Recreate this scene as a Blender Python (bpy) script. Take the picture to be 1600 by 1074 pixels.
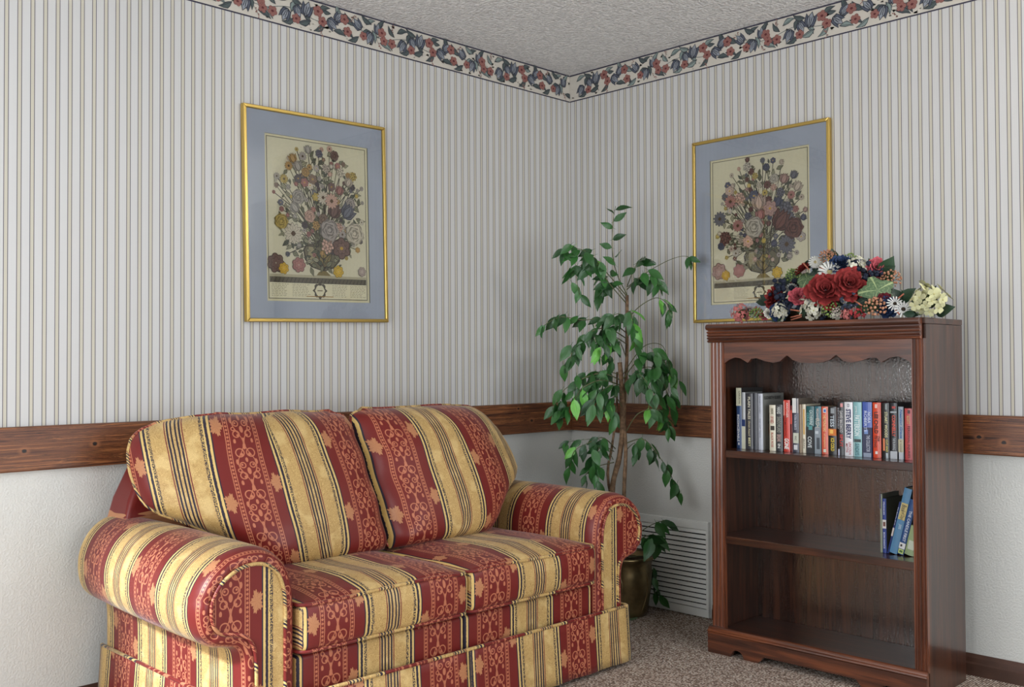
import bpy, bmesh, math, random
from mathutils import Vector, Matrix, noise
PI = math.pi
R = math.radians
random.seed(11)
for _o in list(bpy.data.objects):
    bpy.data.objects.remove(_o, do_unlink=True)
scene = bpy.context.scene
COL = scene.collection

# ------------------------------------------------------------------ camera
CAM = Vector((-3.53591, -3.17210, 1.07569))
YAW, PITCH, ROLL, FPX = 0.790280, 0.0185975, -0.0043667, 1560.168
W, H = 1600, 1074
cf = Vector((math.cos(YAW)*math.cos(PITCH), math.sin(YAW)*math.cos(PITCH), math.sin(PITCH)))
cr0 = Vector((math.sin(YAW), -math.cos(YAW), 0)); cu0 = cr0.cross(cf)
cr = math.cos(ROLL)*cr0 + math.sin(ROLL)*cu0
cu = -math.sin(ROLL)*cr0 + math.cos(ROLL)*cu0
cam_data = bpy.data.cameras.new('camera'); cam = bpy.data.objects.new('camera', cam_data); COL.objects.link(cam)
cam_data.sensor_width = 36.0; cam_data.lens = 36.0*FPX/W; cam_data.clip_start = 0.05
m = Matrix((cr, cu, -cf)).transposed().to_4x4(); m.translation = CAM
cam.matrix_world = m
scene.camera = cam

def at(px, py, axis, val):
    """photo pixel -> point on the plane axis=val (0 x, 1 y, 2 z)"""
    d = cf + (px-W/2)/FPX*cr - (py-H/2)/FPX*cu
    return CAM + d*((val-CAM[axis])/d[axis])

# ------------------------------------------------------------------ light, exposure
world = bpy.data.worlds.new('daylight'); scene.world = world; world.use_nodes = True
world.node_tree.nodes['Background'].inputs[0].default_value = (0.80, 0.90, 1.0, 1)
world.node_tree.nodes['Background'].inputs[1].default_value = 1.5
RX0, RY0, RH = -4.05, -4.4, 2.44          # room extents: x RX0..0, y RY0..0
def area_light(name, loc, target, sx, sy, power, color):
    l = bpy.data.lights.new(name, 'AREA'); l.shape = 'RECTANGLE'; l.size = sx; l.size_y = sy
    l.energy = power; l.color = color
    o = bpy.data.objects.new(name, l); COL.objects.link(o); o.location = loc
    o.rotation_euler = (Vector(target)-Vector(loc)).to_track_quat('-Z', 'Y').to_euler()
    return o
area_light('daylight_side_window', (RX0-0.02, -1.35, 1.20), (0, -1.35, 1.20), 1.9, 1.75, 88, (0.94, 0.97, 1.0))
area_light('daylight_rear_window', (-1.7, RY0-0.02, 1.08), (-1.7, 0, 1.08), 2.0, 2.0, 82, (0.88, 0.94, 1.0))
sun = bpy.data.lights.new('low_sun', 'SUN'); sun.energy = 13.0; sun.angle = R(5); sun.color = (0.80, 0.90, 1.0)
sun_o = bpy.data.objects.new('low_sun', sun); COL.objects.link(sun_o); sun_o.location = (RX0-2, -1.4, 3)
sun_o.rotation_euler = Vector((1.0, 0.10, -0.82)).to_track_quat('-Z', 'Y').to_euler()
vs = scene.view_settings
vs.view_transform = 'Standard'; vs.look = 'None'; vs.gamma = 1.0; vs.use_curve_mapping = False
vs.exposure = -0.60

# ------------------------------------------------------------------ colour + node helpers
def lin(c):
    c = c/255.0
    return c/12.92 if c <= 0.04045 else ((c+0.055)/1.055)**2.4
def C(r, g, b): return (lin(r), lin(g), lin(b), 1.0)

class X:
    """tiny expression wrapper around shader math nodes"""
    def __init__(s, nt, sock): s.nt = nt; s.k = sock
    def _m(s, op, b=None, c=None):
        n = s.nt.nodes.new('ShaderNodeMath'); n.operation = op
        for i, v in enumerate((s, b, c)):
            if v is None: continue
            if isinstance(v, X): s.nt.links.new(v.k, n.inputs[i])
            else: n.inputs[i].default_value = v
        return X(s.nt, n.outputs[0])
    def _c(s, v):
        if isinstance(v, X): return v
        n = s.nt.nodes.new('ShaderNodeValue'); n.outputs[0].default_value = v; return X(s.nt, n.outputs[0])
    def __add__(s, o): return s._m('ADD', o)
    __radd__ = __add__
    def __sub__(s, o): return s._m('SUBTRACT', o)
    def __rsub__(s, o): return s._c(o)._m('SUBTRACT', s)
    def __mul__(s, o): return s._m('MULTIPLY', o)
    __rmul__ = __mul__
    def __truediv__(s, o): return s._m('DIVIDE', o)
    def __lt__(s, o): return s._m('LESS_THAN', o)
    def __gt__(s, o): return s._m('GREATER_THAN', o)
    def abs(s): return s._m('ABSOLUTE')
    def round(s): return s._m('ROUND')
    def floor(s): return s._m('FLOOR')
    def cos(s): return s._m('COSINE')
    def sin(s): return s._m('SINE')
    def sqrt(s): return s._m('SQRT')
    def max(s, o): return s._m('MAXIMUM', o)
    def min(s, o): return s._m('MINIMUM', o)
    def atan2(s, o): return s._m('ARCTAN2', o)
    def mod(s, p): return s - (s/p).round()*p          # signed remainder, centred on 0
    def smooth(s, a, b):
        n = s.nt.nodes.new('ShaderNodeMapRange'); n.interpolation_type = 'SMOOTHSTEP'
        s.nt.links.new(s.k, n.inputs[0]); n.inputs[1].default_value = a; n.inputs[2].default_value = b
        return X(s.nt, n.outputs[0])

class Mat:
    def __init__(s, name, rough=0.6, spec=0.5, coat=0.0, metal=0.0):
        s.m = bpy.data.materials.new(name); s.m.use_nodes = True; s.nt = s.m.node_tree
        s.b = s.nt.nodes['Principled BSDF']
        s.b.inputs['Roughness'].default_value = rough
        s.b.inputs['Specular IOR Level'].default_value = spec
        s.b.inputs['Coat Weight'].default_value = coat
        s.b.inputs['Coat Roughness'].default_value = 0.12
        s.b.inputs['Metallic'].default_value = metal
    def n(s, t): return s.nt.nodes.new('ShaderNode'+t)
    def L(s, a, b): s.nt.links.new(a, b)
    def uv(s):
        n = s.n('UVMap'); n.uv_map = 'UVMap'; p = s.n('SeparateXYZ'); s.L(n.outputs[0], p.inputs[0])
        return X(s.nt, p.outputs[0]), X(s.nt, p.outputs[1])
    def coord(s, kind='Object', scale=(1, 1, 1), loc=(0, 0, 0)):
        t = s.n('TexCoord'); mp = s.n('Mapping'); s.L(t.outputs[kind], mp.inputs[0])
        mp.inputs['Scale'].default_value = scale; mp.inputs['Location'].default_value = loc
        return mp.outputs[0]
    def noise(s, vec, scale, detail=3, rough=0.5, dist=0.0):
        n = s.n('TexNoise'); s.L(vec, n.inputs['Vector']); n.inputs['Scale'].default_value = scale
        n.inputs['Detail'].default_value = detail; n.inputs['Roughness'].default_value = rough
        n.inputs['Distortion'].default_value = dist
        return X(s.nt, n.outputs['Fac'])
    def vor(s, vec, scale, feature='F1', rnd=1.0, out='Distance'):
        n = s.n('TexVoronoi'); n.feature = feature; s.L(vec, n.inputs['Vector']); n.inputs['Scale'].default_value = scale
        n.inputs['Randomness'].default_value = rnd
        return n.outputs[out]
    def mix(s, f, a, b):
        n = s.n('Mix'); n.data_type = 'RGBA'
        if isinstance(f, X): s.L(f.k, n.inputs[0])
        else: n.inputs[0].default_value = f
        for i, v in ((6, a), (7, b)):
            if isinstance(v, tuple): n.inputs[i].default_value = v
            else: s.L(v, n.inputs[i])
        return n.outputs[2]
    def ramp(s, f, stops):
        n = s.n('ValToRGB'); s.L(f.k if isinstance(f, X) else f, n.inputs[0]); e = n.color_ramp.elements
        while len(e) < len(stops): e.new(0.5)
        for q, (p, c) in zip(e, stops): q.position = p; q.color = c
        return n.outputs[0]
    def base(s, c):
        if isinstance(c, tuple): s.b.inputs['Base Color'].default_value = c
        else: s.L(c, s.b.inputs['Base Color'])
        return s
    def rough(s, x): s.L(x.k, s.b.inputs['Roughness']); return s
    def bump(s, h, strength=0.3, dist=0.002, coat=False):
        n = s.n('Bump'); n.inputs['Strength'].default_value = strength; n.inputs['Distance'].default_value = dist
        s.L(h.k if isinstance(h, X) else h, n.inputs['Height']); s.L(n.outputs[0], s.b.inputs['Normal'])
        if coat: s.L(n.outputs[0], s.b.inputs['Coat Normal'])
        return s

# ------------------------------------------------------------------ mesh helpers
class MB:
    def __init__(s): s.v = []; s.f = []; s.uv = []; s.c = []; s.mi = []
    def add(s, vs, fs, uvs=None, col=(1, 1, 1, 1), mi=0):
        o = len(s.v); s.v += [tuple(p) for p in vs]
        for f in fs:
            s.f.append(tuple(i+o for i in f)); s.mi.append(mi); s.c.append(col)
            s.uv.append([uvs[i] for i in f] if uvs else None)
        return s
    def box(s, x0, x1, y0, y1, z0, z1, col=(1, 1, 1, 1), mi=0, mat=None):
        vs = [Vector((x, y, z)) for x in (x0, x1) for y in (y0, y1) for z in (z0, z1)]
        if mat: vs = [mat @ p for p in vs]
        return s.add(vs, [(0, 1, 3, 2), (4, 6, 7, 5), (0, 4, 5, 1), (2, 3, 7, 6), (0, 2, 6, 4), (1, 5, 7, 3)], None, col, mi)
    def tube(s, pts, rad, n=8, caps=True, col=(1, 1, 1, 1), closed=False, uvf=None):
        pts = [Vector(p) for p in pts]; N = len(pts)
        if not hasattr(rad, '__len__'): rad = [rad]*N
        vs = []; up = Vector((0.13, 0.21, 1)).normalized(); a = None
        for i, p in enumerate(pts):
            if closed: t = pts[(i+1) % N]-pts[i-1]
            else: t = pts[min(i+1, N-1)]-pts[max(i-1, 0)]
            t = t.normalized() if t.length > 1e-9 else Vector((0, 0, 1))
            if a is None:
                a = t.cross(up)
                if a.length < 1e-3: a = t.cross(Vector((1, 0, 0)))
            a = (a-t*a.dot(t)).normalized(); b = t.cross(a)
            for k in range(n):
                w = 2*PI*k/n; vs.append(p+rad[i]*(math.cos(w)*a+math.sin(w)*b))
        fs = []
        for i in range(N if closed else N-1):
            for k in range(n):
                i2 = (i+1) % N
                fs.append((i*n+k, i*n+(k+1) % n, i2*n+(k+1) % n, i2*n+k))
        if caps and not closed: fs += [tuple(range(n-1, -1, -1)), tuple(range((N-1)*n, N*n))]
        return s.add(vs, fs, [uvf(v) for v in vs] if uvf else None, col)
    def lathe(s, prof, n=24, col=(1, 1, 1, 1), c=(0, 0, 0)):
        vs = [(c[0]+r*math.cos(2*PI*k/n), c[1]+r*math.sin(2*PI*k/n), c[2]+z) for r, z in prof for k in range(n)]
        fs = [(i*n+k, i*n+(k+1) % n, (i+1)*n+(k+1) % n, (i+1)*n+k) for i in range(len(prof)-1) for k in range(n)]
        return s.add(vs, fs, None, col)
    def grid(s, fn, nu, nv, col=(1, 1, 1, 1), mi=0, flip=False):
        """fn(i/nu, j/nv) -> (point, uv)"""
        vs = []; uvs = []
        for j in range(nv+1):
            for i in range(nu+1):
                p, u = fn(i/nu, j/nv); vs.append(p); uvs.append(u)
        fs = []
        for j in range(nv):
            for i in range(nu):
                q = (j*(nu+1)+i, j*(nu+1)+i+1, (j+1)*(nu+1)+i+1, (j+1)*(nu+1)+i)
                fs.append(q[::-1] if flip else q)
        return s.add(vs, fs, uvs, col, mi)
    def prism(s, poly, f0, f1, col=(1, 1, 1, 1)):
        """poly of 2D points; f0 / f1 map a 2D point to 3D on the two end faces"""
        n = len(poly); vs = [f0(p) for p in poly]+[f1(p) for p in poly]
        fs = [tuple(range(n-1, -1, -1)), tuple(range(n, 2*n))]+[(i, (i+1) % n, n+(i+1) % n, n+i) for i in range(n)]
        return s.add(vs, fs, None, col)
    def mesh(s, name, mats, smooth=False, merge=0.0, normals=False):
        me = bpy.data.meshes.new(name); me.from_pydata(s.v, [], s.f)
        if any(u is not None for u in s.uv):
            l = me.uv_layers.new(name='UVMap'); k = 0
            for u in s.uv:
                for q in (u or []): l.data[k].uv = q; k += 1
        a = me.color_attributes.new('Col', 'FLOAT_COLOR', 'CORNER')
        k = 0
        for f, c in zip(s.f, s.c):
            for _ in f: a.data[k].color = c; k += 1
        for mm in (mats if isinstance(mats, (list, tuple)) else [mats]):
            me.materials.append(mm.m if isinstance(mm, Mat) else mm)
        me.polygons.foreach_set('material_index', s.mi)
        if merge or normals:
            bm = bmesh.new(); bm.from_mesh(me)
            if merge: bmesh.ops.remove_doubles(bm, verts=bm.verts, dist=merge)
            if normals: bmesh.ops.recalc_face_normals(bm, faces=bm.faces)
            bm.to_mesh(me); bm.free()
        if smooth: me.polygons.foreach_set('use_smooth', [True]*len(me.polygons))
        me.update()
        return me
    def build(s, name, mats, parent=None, smooth=False, bevel=0.0, merge=0.0, normals=False, seg=2, auto=False):
        me = s.mesh(name, mats, smooth or auto, merge, normals)
        o = obj(name, me, parent)
        if bevel:
            b = o.modifiers.new('bevel', 'BEVEL'); b.width = bevel; b.segments = seg; b.limit_method = 'ANGLE'
            b.angle_limit = R(40)
        if auto:
            try: me.set_sharp_from_angle(angle=R(35))
            except Exception: pass
        return o
def obj(name, me, parent=None):
    o = bpy.data.objects.new(name, me); COL.objects.link(o)
    if parent is not None:
        o.parent = parent
        o.matrix_parent_inverse = parent.matrix_basis.inverted()
    return o
def thing(name, label, cat, loc=(0, 0, 0), group=None):
    o = bpy.data.objects.new(name, None); COL.objects.link(o); o.location = loc; o.empty_display_size = 0.1
    return tag(o, label, cat, group)
def tag(o, label, cat, group=None):
    o['label'] = label; o['category'] = cat
    if group: o['group'] = group
    return o
def struct(o, label=None):
    o['kind'] = 'structure'
    if label: o['label'] = label
    return o
def catmull(pts, n=6, closed=False):
    pts = [Vector(p) for p in pts]; out = []; N = len(pts)
    for i in range(N if closed else N-1):
        if closed: p0, p1, p2, p3 = pts[i-1], pts[i], pts[(i+1) % N], pts[(i+2) % N]
        else: p0, p1, p2, p3 = pts[max(i-1, 0)], pts[i], pts[i+1], pts[min(i+2, N-1)]
        for k in range(n):
            t = k/n
            out.append(0.5*((2*p1)+(p2-p0)*t+(2*p0-5*p1+4*p2-p3)*t*t+(3*p1-p0-3*p2+p3)*t**3))
    if not closed: out.append(pts[-1])
    return out
def interp(x, tab):
    if x <= tab[0][0]: return tab[0][1]
    for (a, b), (c, d) in zip(tab, tab[1:]):
        if x <= c: return b+(d-b)*(x-a)/(c-a) if c > a else d
    return tab[-1][1]

# ------------------------------------------------------------------ materials
def plain(name, c, rough=0.6, spec=0.5, coat=0.0, metal=0.0, var=0.0, scale=20):
    m = Mat(name, rough, spec, coat, metal)
    if var:
        f = m.noise(m.coord(), scale, 3)
        d = tuple(max(0, q*(1-var)) for q in c[:3])+(1,); e = tuple(min(1, q*(1+var)) for q in c[:3])+(1,)
        m.base(m.mix(f.smooth(0.3, 0.7), d, e))
    else: m.base(c)
    return m

def mat_wallpaper():
    m = Mat('striped_wallpaper', 0.55, 0.35); u, v = m.uv(); Pd = 0.0373
    d = u.mod(Pd).abs()
    line = ((d-0.0058).abs()).smooth(0.0015, 0.0008)
    inner = d < 0.0055
    fine = (u.mod(0.0031).abs()).smooth(0.0004, 0.0011)
    c = m.mix(fine, C(190, 189, 188), C(198, 197, 196))
    c = m.mix(inner, c, C(192, 187, 172))
    core = (d < 0.0016)
    c = m.mix(core*0.25, c, C(168, 160, 140))
    c = m.mix(line, c, C(86, 81, 90))
    m.base(c); return m
def mat_plaster():
    m = Mat('painted_orange_peel_plaster', 0.42, 0.5); v = m.coord()
    n1 = m.noise(v, 150, 3, 0.55); n2 = m.noise(v, 60, 2)
    m.base(m.mix(m.noise(v, 3, 2), C(198, 198, 193), C(207, 207, 202)))
    m.bump(n1.smooth(0.38, 0.66)+n2*0.4, 0.30, 0.003); return m
def mat_ceiling():
    m = Mat('popcorn_ceiling', 0.9, 0.2); v = m.coord()
    d = X(m.nt, m.vor(v, 85)); big = m.noise(v, 60, 3)
    sp = X(m.nt, m.vor(v, 45)).smooth(0.16, 0.06)
    c = m.mix(big.smooth(0.35, 0.7), C(206, 204, 202), C(226, 224, 222))
    m.base(m.mix(sp, c, C(245, 245, 245)))
    m.bump(d*(-1)+big*1.2+sp*0.8, 0.8, 0.007); return m
def mat_carpet():
    m = Mat('looped_carpet', 0.95, 0.1); v = m.coord('Object', (1, 1.0, 1))
    n = m.n('TexVoronoi'); m.L(v, n.inputs['Vector']); n.inputs['Scale'].default_value = 125; n.inputs['Randomness'].default_value = 0.18
    d = X(m.nt, n.outputs['Distance'])
    sep = m.n('SeparateColor'); m.L(n.outputs['Color'], sep.inputs[0])
    h = X(m.nt, sep.outputs[0])
    c = m.ramp(h, [(0.0, C(156, 134, 120)), (0.35, C(200, 178, 162)), (0.6, C(222, 203, 187)), (1.0, C(248, 236, 222))])
    c = m.mix(d.smooth(0.27, 0.56), c, C(48, 34, 28))
    m.base(c); m.bump(d*(-1), 0.9, 0.006); return m
KNOTS = {0: [(-2.47, .817, .0055), (-2.26, .825, .0055), (-.295, .812, .006), (-.38, .868, .0045), (-3.1, .83, .006)], 1: [(-1.955, .80, .006), (-1.875, .815, .005), (-.22, .83, .006), (-.62, .80, .006), (-2.3, .83, .006)]}
def mat_board(axis):
    m = Mat('knotty_stained_pine_'+'xy'[axis], 0.42, 0.5)
    sc = [12, 12, 26]; sc[axis] = 0.6
    v = m.coord('Object', tuple(sc)); g = m.noise(v, 2.4, 8, 0.7, 1.8)
    sc2 = [9, 9, 14]; sc2[axis] = 3.0
    kv = m.coord('Object', tuple(sc2)); kn = X(m.nt, m.vor(kv, 0.62))
    c = m.ramp(g, [(0.36, C(38, 19, 11)), (0.43, C(84, 47, 27)), (0.48, C(116, 69, 40)), (0.52, C(64, 35, 20)), (0.57, C(148, 94, 55)), (0.64, C(94, 54, 32))])
    tc = m.n('TexCoord'); sp_ = m.n('SeparateXYZ'); m.L(tc.outputs['Object'], sp_.inputs[0])
    al, zz = X(m.nt, sp_.outputs[axis]), X(m.nt, sp_.outputs[2]); kd = None
    for (a0, z0, r0) in KNOTS[axis]:
        dx = (al-a0)*.75; dz = zz-z0; q = ((dx*dx+dz*dz).sqrt()+(g-.5)*.012)/r0
        kd = q if kd is None else kd.min(q)
    c = m.mix(kd.smooth(3.2, 1.2)*.45, c, C(150, 96, 60))
    c = m.mix(kd.smooth(1.25, .7), c, C(22, 12, 9))
    m.base(c); m.bump(g, 0.25, 0.002); return m
def mat_cabinet(name, vertical=True, dark=1.0, coat=0.55, bumpy=False):
    m = Mat(name, 0.30, 0.5, coat)
    v = m.coord('Object', (30, 30, 1.6) if vertical else (26, 1.6, 26))
    g = m.noise(v, 1.5, 5, 0.6, 0.6)
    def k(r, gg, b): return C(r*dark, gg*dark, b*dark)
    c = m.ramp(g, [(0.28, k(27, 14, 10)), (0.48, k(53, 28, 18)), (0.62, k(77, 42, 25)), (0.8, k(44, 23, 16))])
    m.base(c)
    if bumpy: m.bump(m.noise(m.coord(), 150, 2, 0.5), 0.30, 0.002, True); m.b.inputs['Coat IOR'].default_value = 2.2
    else: m.bump(g, 0.05, 0.001)
    return m
def mat_fabric(name='striped_brocade'):
    m = Mat(name, 0.42, 0.32); U, V = m.uv(); P = 0.38
    k = (U/P).round(); uu = U-k*P; au = uu.abs(); side = uu > 0
    pos = m.coord()
    # woven relief of the gold ground
    cv = m.n('CombineXYZ'); m.L(U.k, cv.inputs[0]); m.L(V.k, cv.inputs[1])
    sw = m.noise(cv.outputs[0], 42, 3, 0.6, 2.2); fine = m.noise(cv.outputs[0], 420, 2, 0.6)
    blot = m.noise(cv.outputs[0], 16, 2)
    dam = (sw.mod(0.09).abs()).smooth(0.008, 0.028)
    gold = m.mix(dam*0.6+fine*0.3, C(214, 182, 120), C(146, 110, 60))
    gold = m.mix((blot.smooth(0.5, 0.66))*0.45, gold, C(220, 192, 134))
    strip = au > 0.073
    gold = m.mix(strip*0.8, gold, C(214, 182, 112))
    speck = (m.noise(cv.outputs[0], 260, 2, 0.7)).smooth(0.40, 0.54)
    jag = (m.noise(cv.outputs[0], 120, 2, 0.6)-0.5)*0.006
    dk = ((au-0.0062).abs() < 0.0025).max((au-0.0168).abs() < 0.0027)
    mr = (au-0.0245).abs() < 0.0016
    ed = ((au-0.1004).abs() < 0.0021).max((au-0.0875+jag*0.6).abs() < 0.0038).max(((au-0.0745+jag).abs() < 0.0045)*speck)
    gold = m.mix(mr, gold, C(112, 44, 44))
    gold = m.mix(dk.max(ed), gold, C(40, 33, 50))
    # red ground with chain lines and scroll band
    red = m.mix(fine*0.35, C(112, 34, 30), C(88, 24, 22))
    w = 0.19-au
    ln = ((w-0.0525).abs() < 0.0013).max((w-0.0405).abs() < 0.0013)
    bead = ((w-0.0465).abs()/0.0040 + V.mod(0.0112).abs()/0.0046) < 1.0
    T = 0.128; vv = V.mod(T)
    def dist(cw, cv_, sx=1.0, sy=1.0):
        a = (w-cw)/sx; b = (vv-cv_)/sy
        return (a*a+b*b).sqrt()
    def ring(cw, cv_, r, t): return (dist(cw, cv_)-r).abs() < t
    mot = ring(0.0165, 0.034, 0.0125, 0.0017).max(ring(0.0265, -0.0200, 0.0050, 0.0014))
    mot = mot.max(dist(0.0125, 0.029) < 0.0048)
    mot = mot.max(ring(0.0145, -0.004, 0.0080, 0.0016)).max(dist(0.0165, -0.003) < 0.003)
    mot = mot.max(ring(0.0190, -0.036, 0.0098, 0.0016)).max(dist(0.0150, -0.040) < 0.0038)
    c1 = (w-(0.0140+0.0125*((vv*(2*PI/T)).cos()))).abs() < 0.0014
    c2 = (w-(0.0090+0.0085*((vv*(4*PI/T)+1.0).cos()))).abs() < 0.0015
    mot = mot.max(c1)
    for (cv_, a, b) in ((0.054, 0.0050, 0.0100), (-0.022, 0.0058, 0.0105), (0.012, 0.0042, 0.0072), (-0.053, 0.0030, 0.0060)):
        mot = mot.max(dist(0.0, cv_, a, b) < 1.0)
    mot = mot.max(dist(0.0285, 0.006, 0.0042, 0.0085) < 1.0).max(dist(0.0275, -0.058, 0.004, 0.0075) < 1.0)
    mot = mot*(w < 0.0330)
    red = m.mix((mot.max(ln).max(bead))*0.92, red, C(182, 112, 82))
    col = m.mix(au < 0.1022, red, gold)
    # leaves lying over the stripe edge
    lv = (V + side*0.115 + k*0.061).mod(0.235); ld = au-0.1165
    ang = (lv*0.62).atan2(ld); rr = (lv*lv*0.36+ld*ld).sqrt()
    leaf = rr < (0.0158+0.0026*((ang*5.0).cos())+0.0017*((ang*17.0).cos()))
    vein = (ang*7.0).cos() > 0.92
    lc = m.mix(fine*0.5, C(184, 128, 88), C(142, 88, 62))
    lc = m.mix(vein*0.35, lc, C(140, 70, 55))
    col = m.mix(leaf*(side.max(((k*0.5).mod(1.0).abs()) < 0.1)*0.0+1.0), col, lc)
    m.base(col)
    m.rough(((au < 0.1022)*0.10)+mot*0.05+0.40)
    m.bump(fine*0.5+dam*(au < 0.1022)*0.5+mot*0.6+leaf*0.5, 0.25, 0.0012)
    m.b.inputs['Sheen Weight'].default_value = 0.12
    m.b.inputs['Sheen Roughness'].default_value = 0.35
    return m
def mat_vcol(name, rough=0.7, spec=0.3, coat=0.0, var=0.12, scale=60):
    m = Mat(name, rough, spec, coat); a = m.n('VertexColor'); a.layer_name = 'Col'
    f = m.noise(m.coord(), scale, 3)
    mul = m.n('Mix'); mul.data_type = 'RGBA'; mul.blend_type = 'MULTIPLY'; mul.inputs[0].default_value = 1.0
    m.L(a.outputs[0], mul.inputs[6])
    m.L(m.mix(f, (1-var, 1-var, 1-var, 1), (1, 1, 1, 1)), mul.inputs[7])
    m.base(mul.outputs[2]); return m
def mat_leaf(name, a, b, rough=0.38):
    m = Mat(name, rough, 0.5); u, v = m.uv()
    oi = m.n('ObjectInfo'); rnd = X(m.nt, oi.outputs['Random'])
    c = m.mix(rnd, a, b)
    vein = (u.abs()).smooth(0.07, 0.02)
    sv = ((v*5.0-u.abs()*1.6).mod(1.0).abs()).smooth(0.09, 0.02)
    m.base(m.mix(vein*0.45+sv*0.12, c, tuple(min(1, q*1.9+0.01) for q in a[:3])+(1,)))
    m.bump(vein+sv*0.5, 0.2, 0.002)
    return m
def mat_glass():
    m = Mat('picture_glass', 0.0); nt = m.nt
    out = nt.nodes['Material Output']; nt.nodes.remove(m.b)
    tr = m.n('BsdfTransparent'); gl = m.n('BsdfGlossy'); gl.inputs['Roughness'].default_value = 0.02
    fr = m.n('Fresnel'); fr.inputs['IOR'].default_value = 1.62
    mx = m.n('MixShader'); m.L(fr.outputs[0], mx.inputs[0]); m.L(tr.outputs[0], mx.inputs[1]); m.L(gl.outputs[0], mx.inputs[2])
    m.L(mx.outputs[0], out.inputs['Surface']); return m

M = dict(
    wallpaper=mat_wallpaper(), plaster=mat_plaster(), ceiling=mat_ceiling(), carpet=mat_carpet(),
    board_x=mat_board(0), board_y=mat_board(1),
    cab=mat_cabinet('mahogany_veneer_upright', True), cab_h=mat_cabinet('mahogany_veneer_level', False),
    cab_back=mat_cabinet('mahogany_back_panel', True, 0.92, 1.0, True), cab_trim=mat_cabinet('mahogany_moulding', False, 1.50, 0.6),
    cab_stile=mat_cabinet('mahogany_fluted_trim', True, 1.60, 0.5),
    fabric=mat_fabric(), art=mat_vcol('printed_ink_on_paper', 0.8, 0.2, 0, 0.10, 90),
    border=mat_vcol('printed_wallpaper_border', 0.6, 0.3, 0, 0.10, 30),
    petal=mat_vcol('silk_petals', 0.75, 0.25, 0, 0.30, 120),
    book=mat_vcol('printed_book_cover', 0.35, 0.5, 0.2, 0.10, 80), pages=plain('paper_pages', C(205, 198, 180), 0.8, 0.2, var=0.1, scale=200),
    brass_frame=plain('polished_gilt_metal', C(206, 176, 100), 0.32, 0.5, metal=1.0),
    mat_blue=plain('blue_grey_mat_board', C(164, 170, 180), 0.75, 0.3, var=0.04, scale=6), glass=mat_glass(),
    vent=plain('white_enamel_metal', C(226, 228, 224), 0.4, 0.5, var=0.04, scale=8), vent_dark=plain('dark_duct', C(28, 28, 28), 0.9),
    leaf=mat_leaf('silk_ficus_leaf', C(24, 62, 26), C(52, 104, 46)), leaf_lt=mat_leaf('pale_silk_ficus_leaf', C(84, 150, 56), C(100, 166, 66)),
    dleaf=mat_leaf('dark_silk_leaf', C(26, 48, 36), C(44, 70, 46)),
    bark=plain('ficus_bark', C(120, 96, 74), 0.85, 0.2, var=0.35, scale=70), twig=plain('green_brown_twig', C(96, 98, 70), 0.8, 0.2, var=0.2),
    soil=plain('moss_and_soil', C(62, 52, 40), 0.95, 0.1, var=0.4, scale=60),
    pot=plain('aged_brass_pot', C(120, 104, 72), 0.30, 0.5, metal=0.85, var=0.3, scale=14),
    baseboard=plain('dark_stained_baseboard', C(72, 48, 38), 0.4, 0.5, var=0.2, scale=12),
    white=plain('white_window_frame', C(235, 235, 232), 0.5), curtain=plain('pale_curtain', C(210, 208, 200), 0.9),
    dark=plain('painted_gap_shade', C(20, 16, 14), 0.95, 0.1),  # shade of hidden gaps put into a near-black colour
)

# ------------------------------------------------------------------ room shell
def wall_panel(name, x0, x1, y0, y1, holes=(), axis=0, mat=None):
    """upright slab with rectangular openings (a0, a1, z0, z1) along its length"""
    b = MB(); L0, L1 = (x0, x1) if axis == 0 else (y0, y1)
    cuts = sorted({L0, L1, *[h[0] for h in holes], *[h[1] for h in holes]})
    for a, c in zip(cuts, cuts[1:]):
        zs = [(0, RH)]
        for h in holes:
            if a >= h[0]-1e-6 and c <= h[1]+1e-6: zs = [(0, h[2]), (h[3], RH)]
        for z0, z1 in zs:
            if axis == 0: b.box(a, c, y0, y1, z0, z1)
            else: b.box(x0, x1, a, c, z0, z1)
    return struct(b.build(name, mat or M['plaster']))
T = 0.12
wl = wall_panel('wall_left', RX0-T, T, 0, T)
wr = wall_panel('wall_right', 0, T, RY0-T, 0, [(-3.9, -2.75, 0.9, 2.05)], 1)
ws = wall_panel('wall_side', RX0-T, RX0, RY0, 0, [(-2.3, -0.4, 0.3, 2.1)], 1)
wb = wall_panel('wall_rear', RX0-T, 0, RY0-T, RY0, [(-2.7, -0.7, 0.06, 2.1)], 0)
struct(MB().box(RX0-T, T, RY0-T, T, -0.1, 0).build('floor', M['carpet']))
struct(MB().box(RX0-T, T, RY0-T, T, RH, RH+0.1).build('ceiling', M['ceiling']))
def window(name, axis, pos, a0, a1, z0, z1, out):
    b = MB(); w = 0.05; d0, d1 = sorted((pos, pos+out*0.10))
    def bx(a, c, z, zz):
        if axis == 1: b.box(d0, d1, a, c, z, zz)
        else: b.box(a, c, d0, d1, z, zz)
    bx(a0, a1, z0, z0+w); bx(a0, a1, z1-w, z1); bx(a0, a0+w, z0, z1); bx(a1-w, a1, z0, z1)
    bx((a0+a1)/2-0.02, (a0+a1)/2+0.02, z0, z1)
    return struct(b.build(name, M['white']))
window('window_1', 1, RX0, -2.3, -0.4, 0.3, 2.1, -1)
window('window_2', 0, RY0, -2.7, -0.7, 0.06, 2.1, -1)
window('window_3', 1, 0.0, -3.9, -2.75, 0.9, 2.05, 1)
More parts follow.
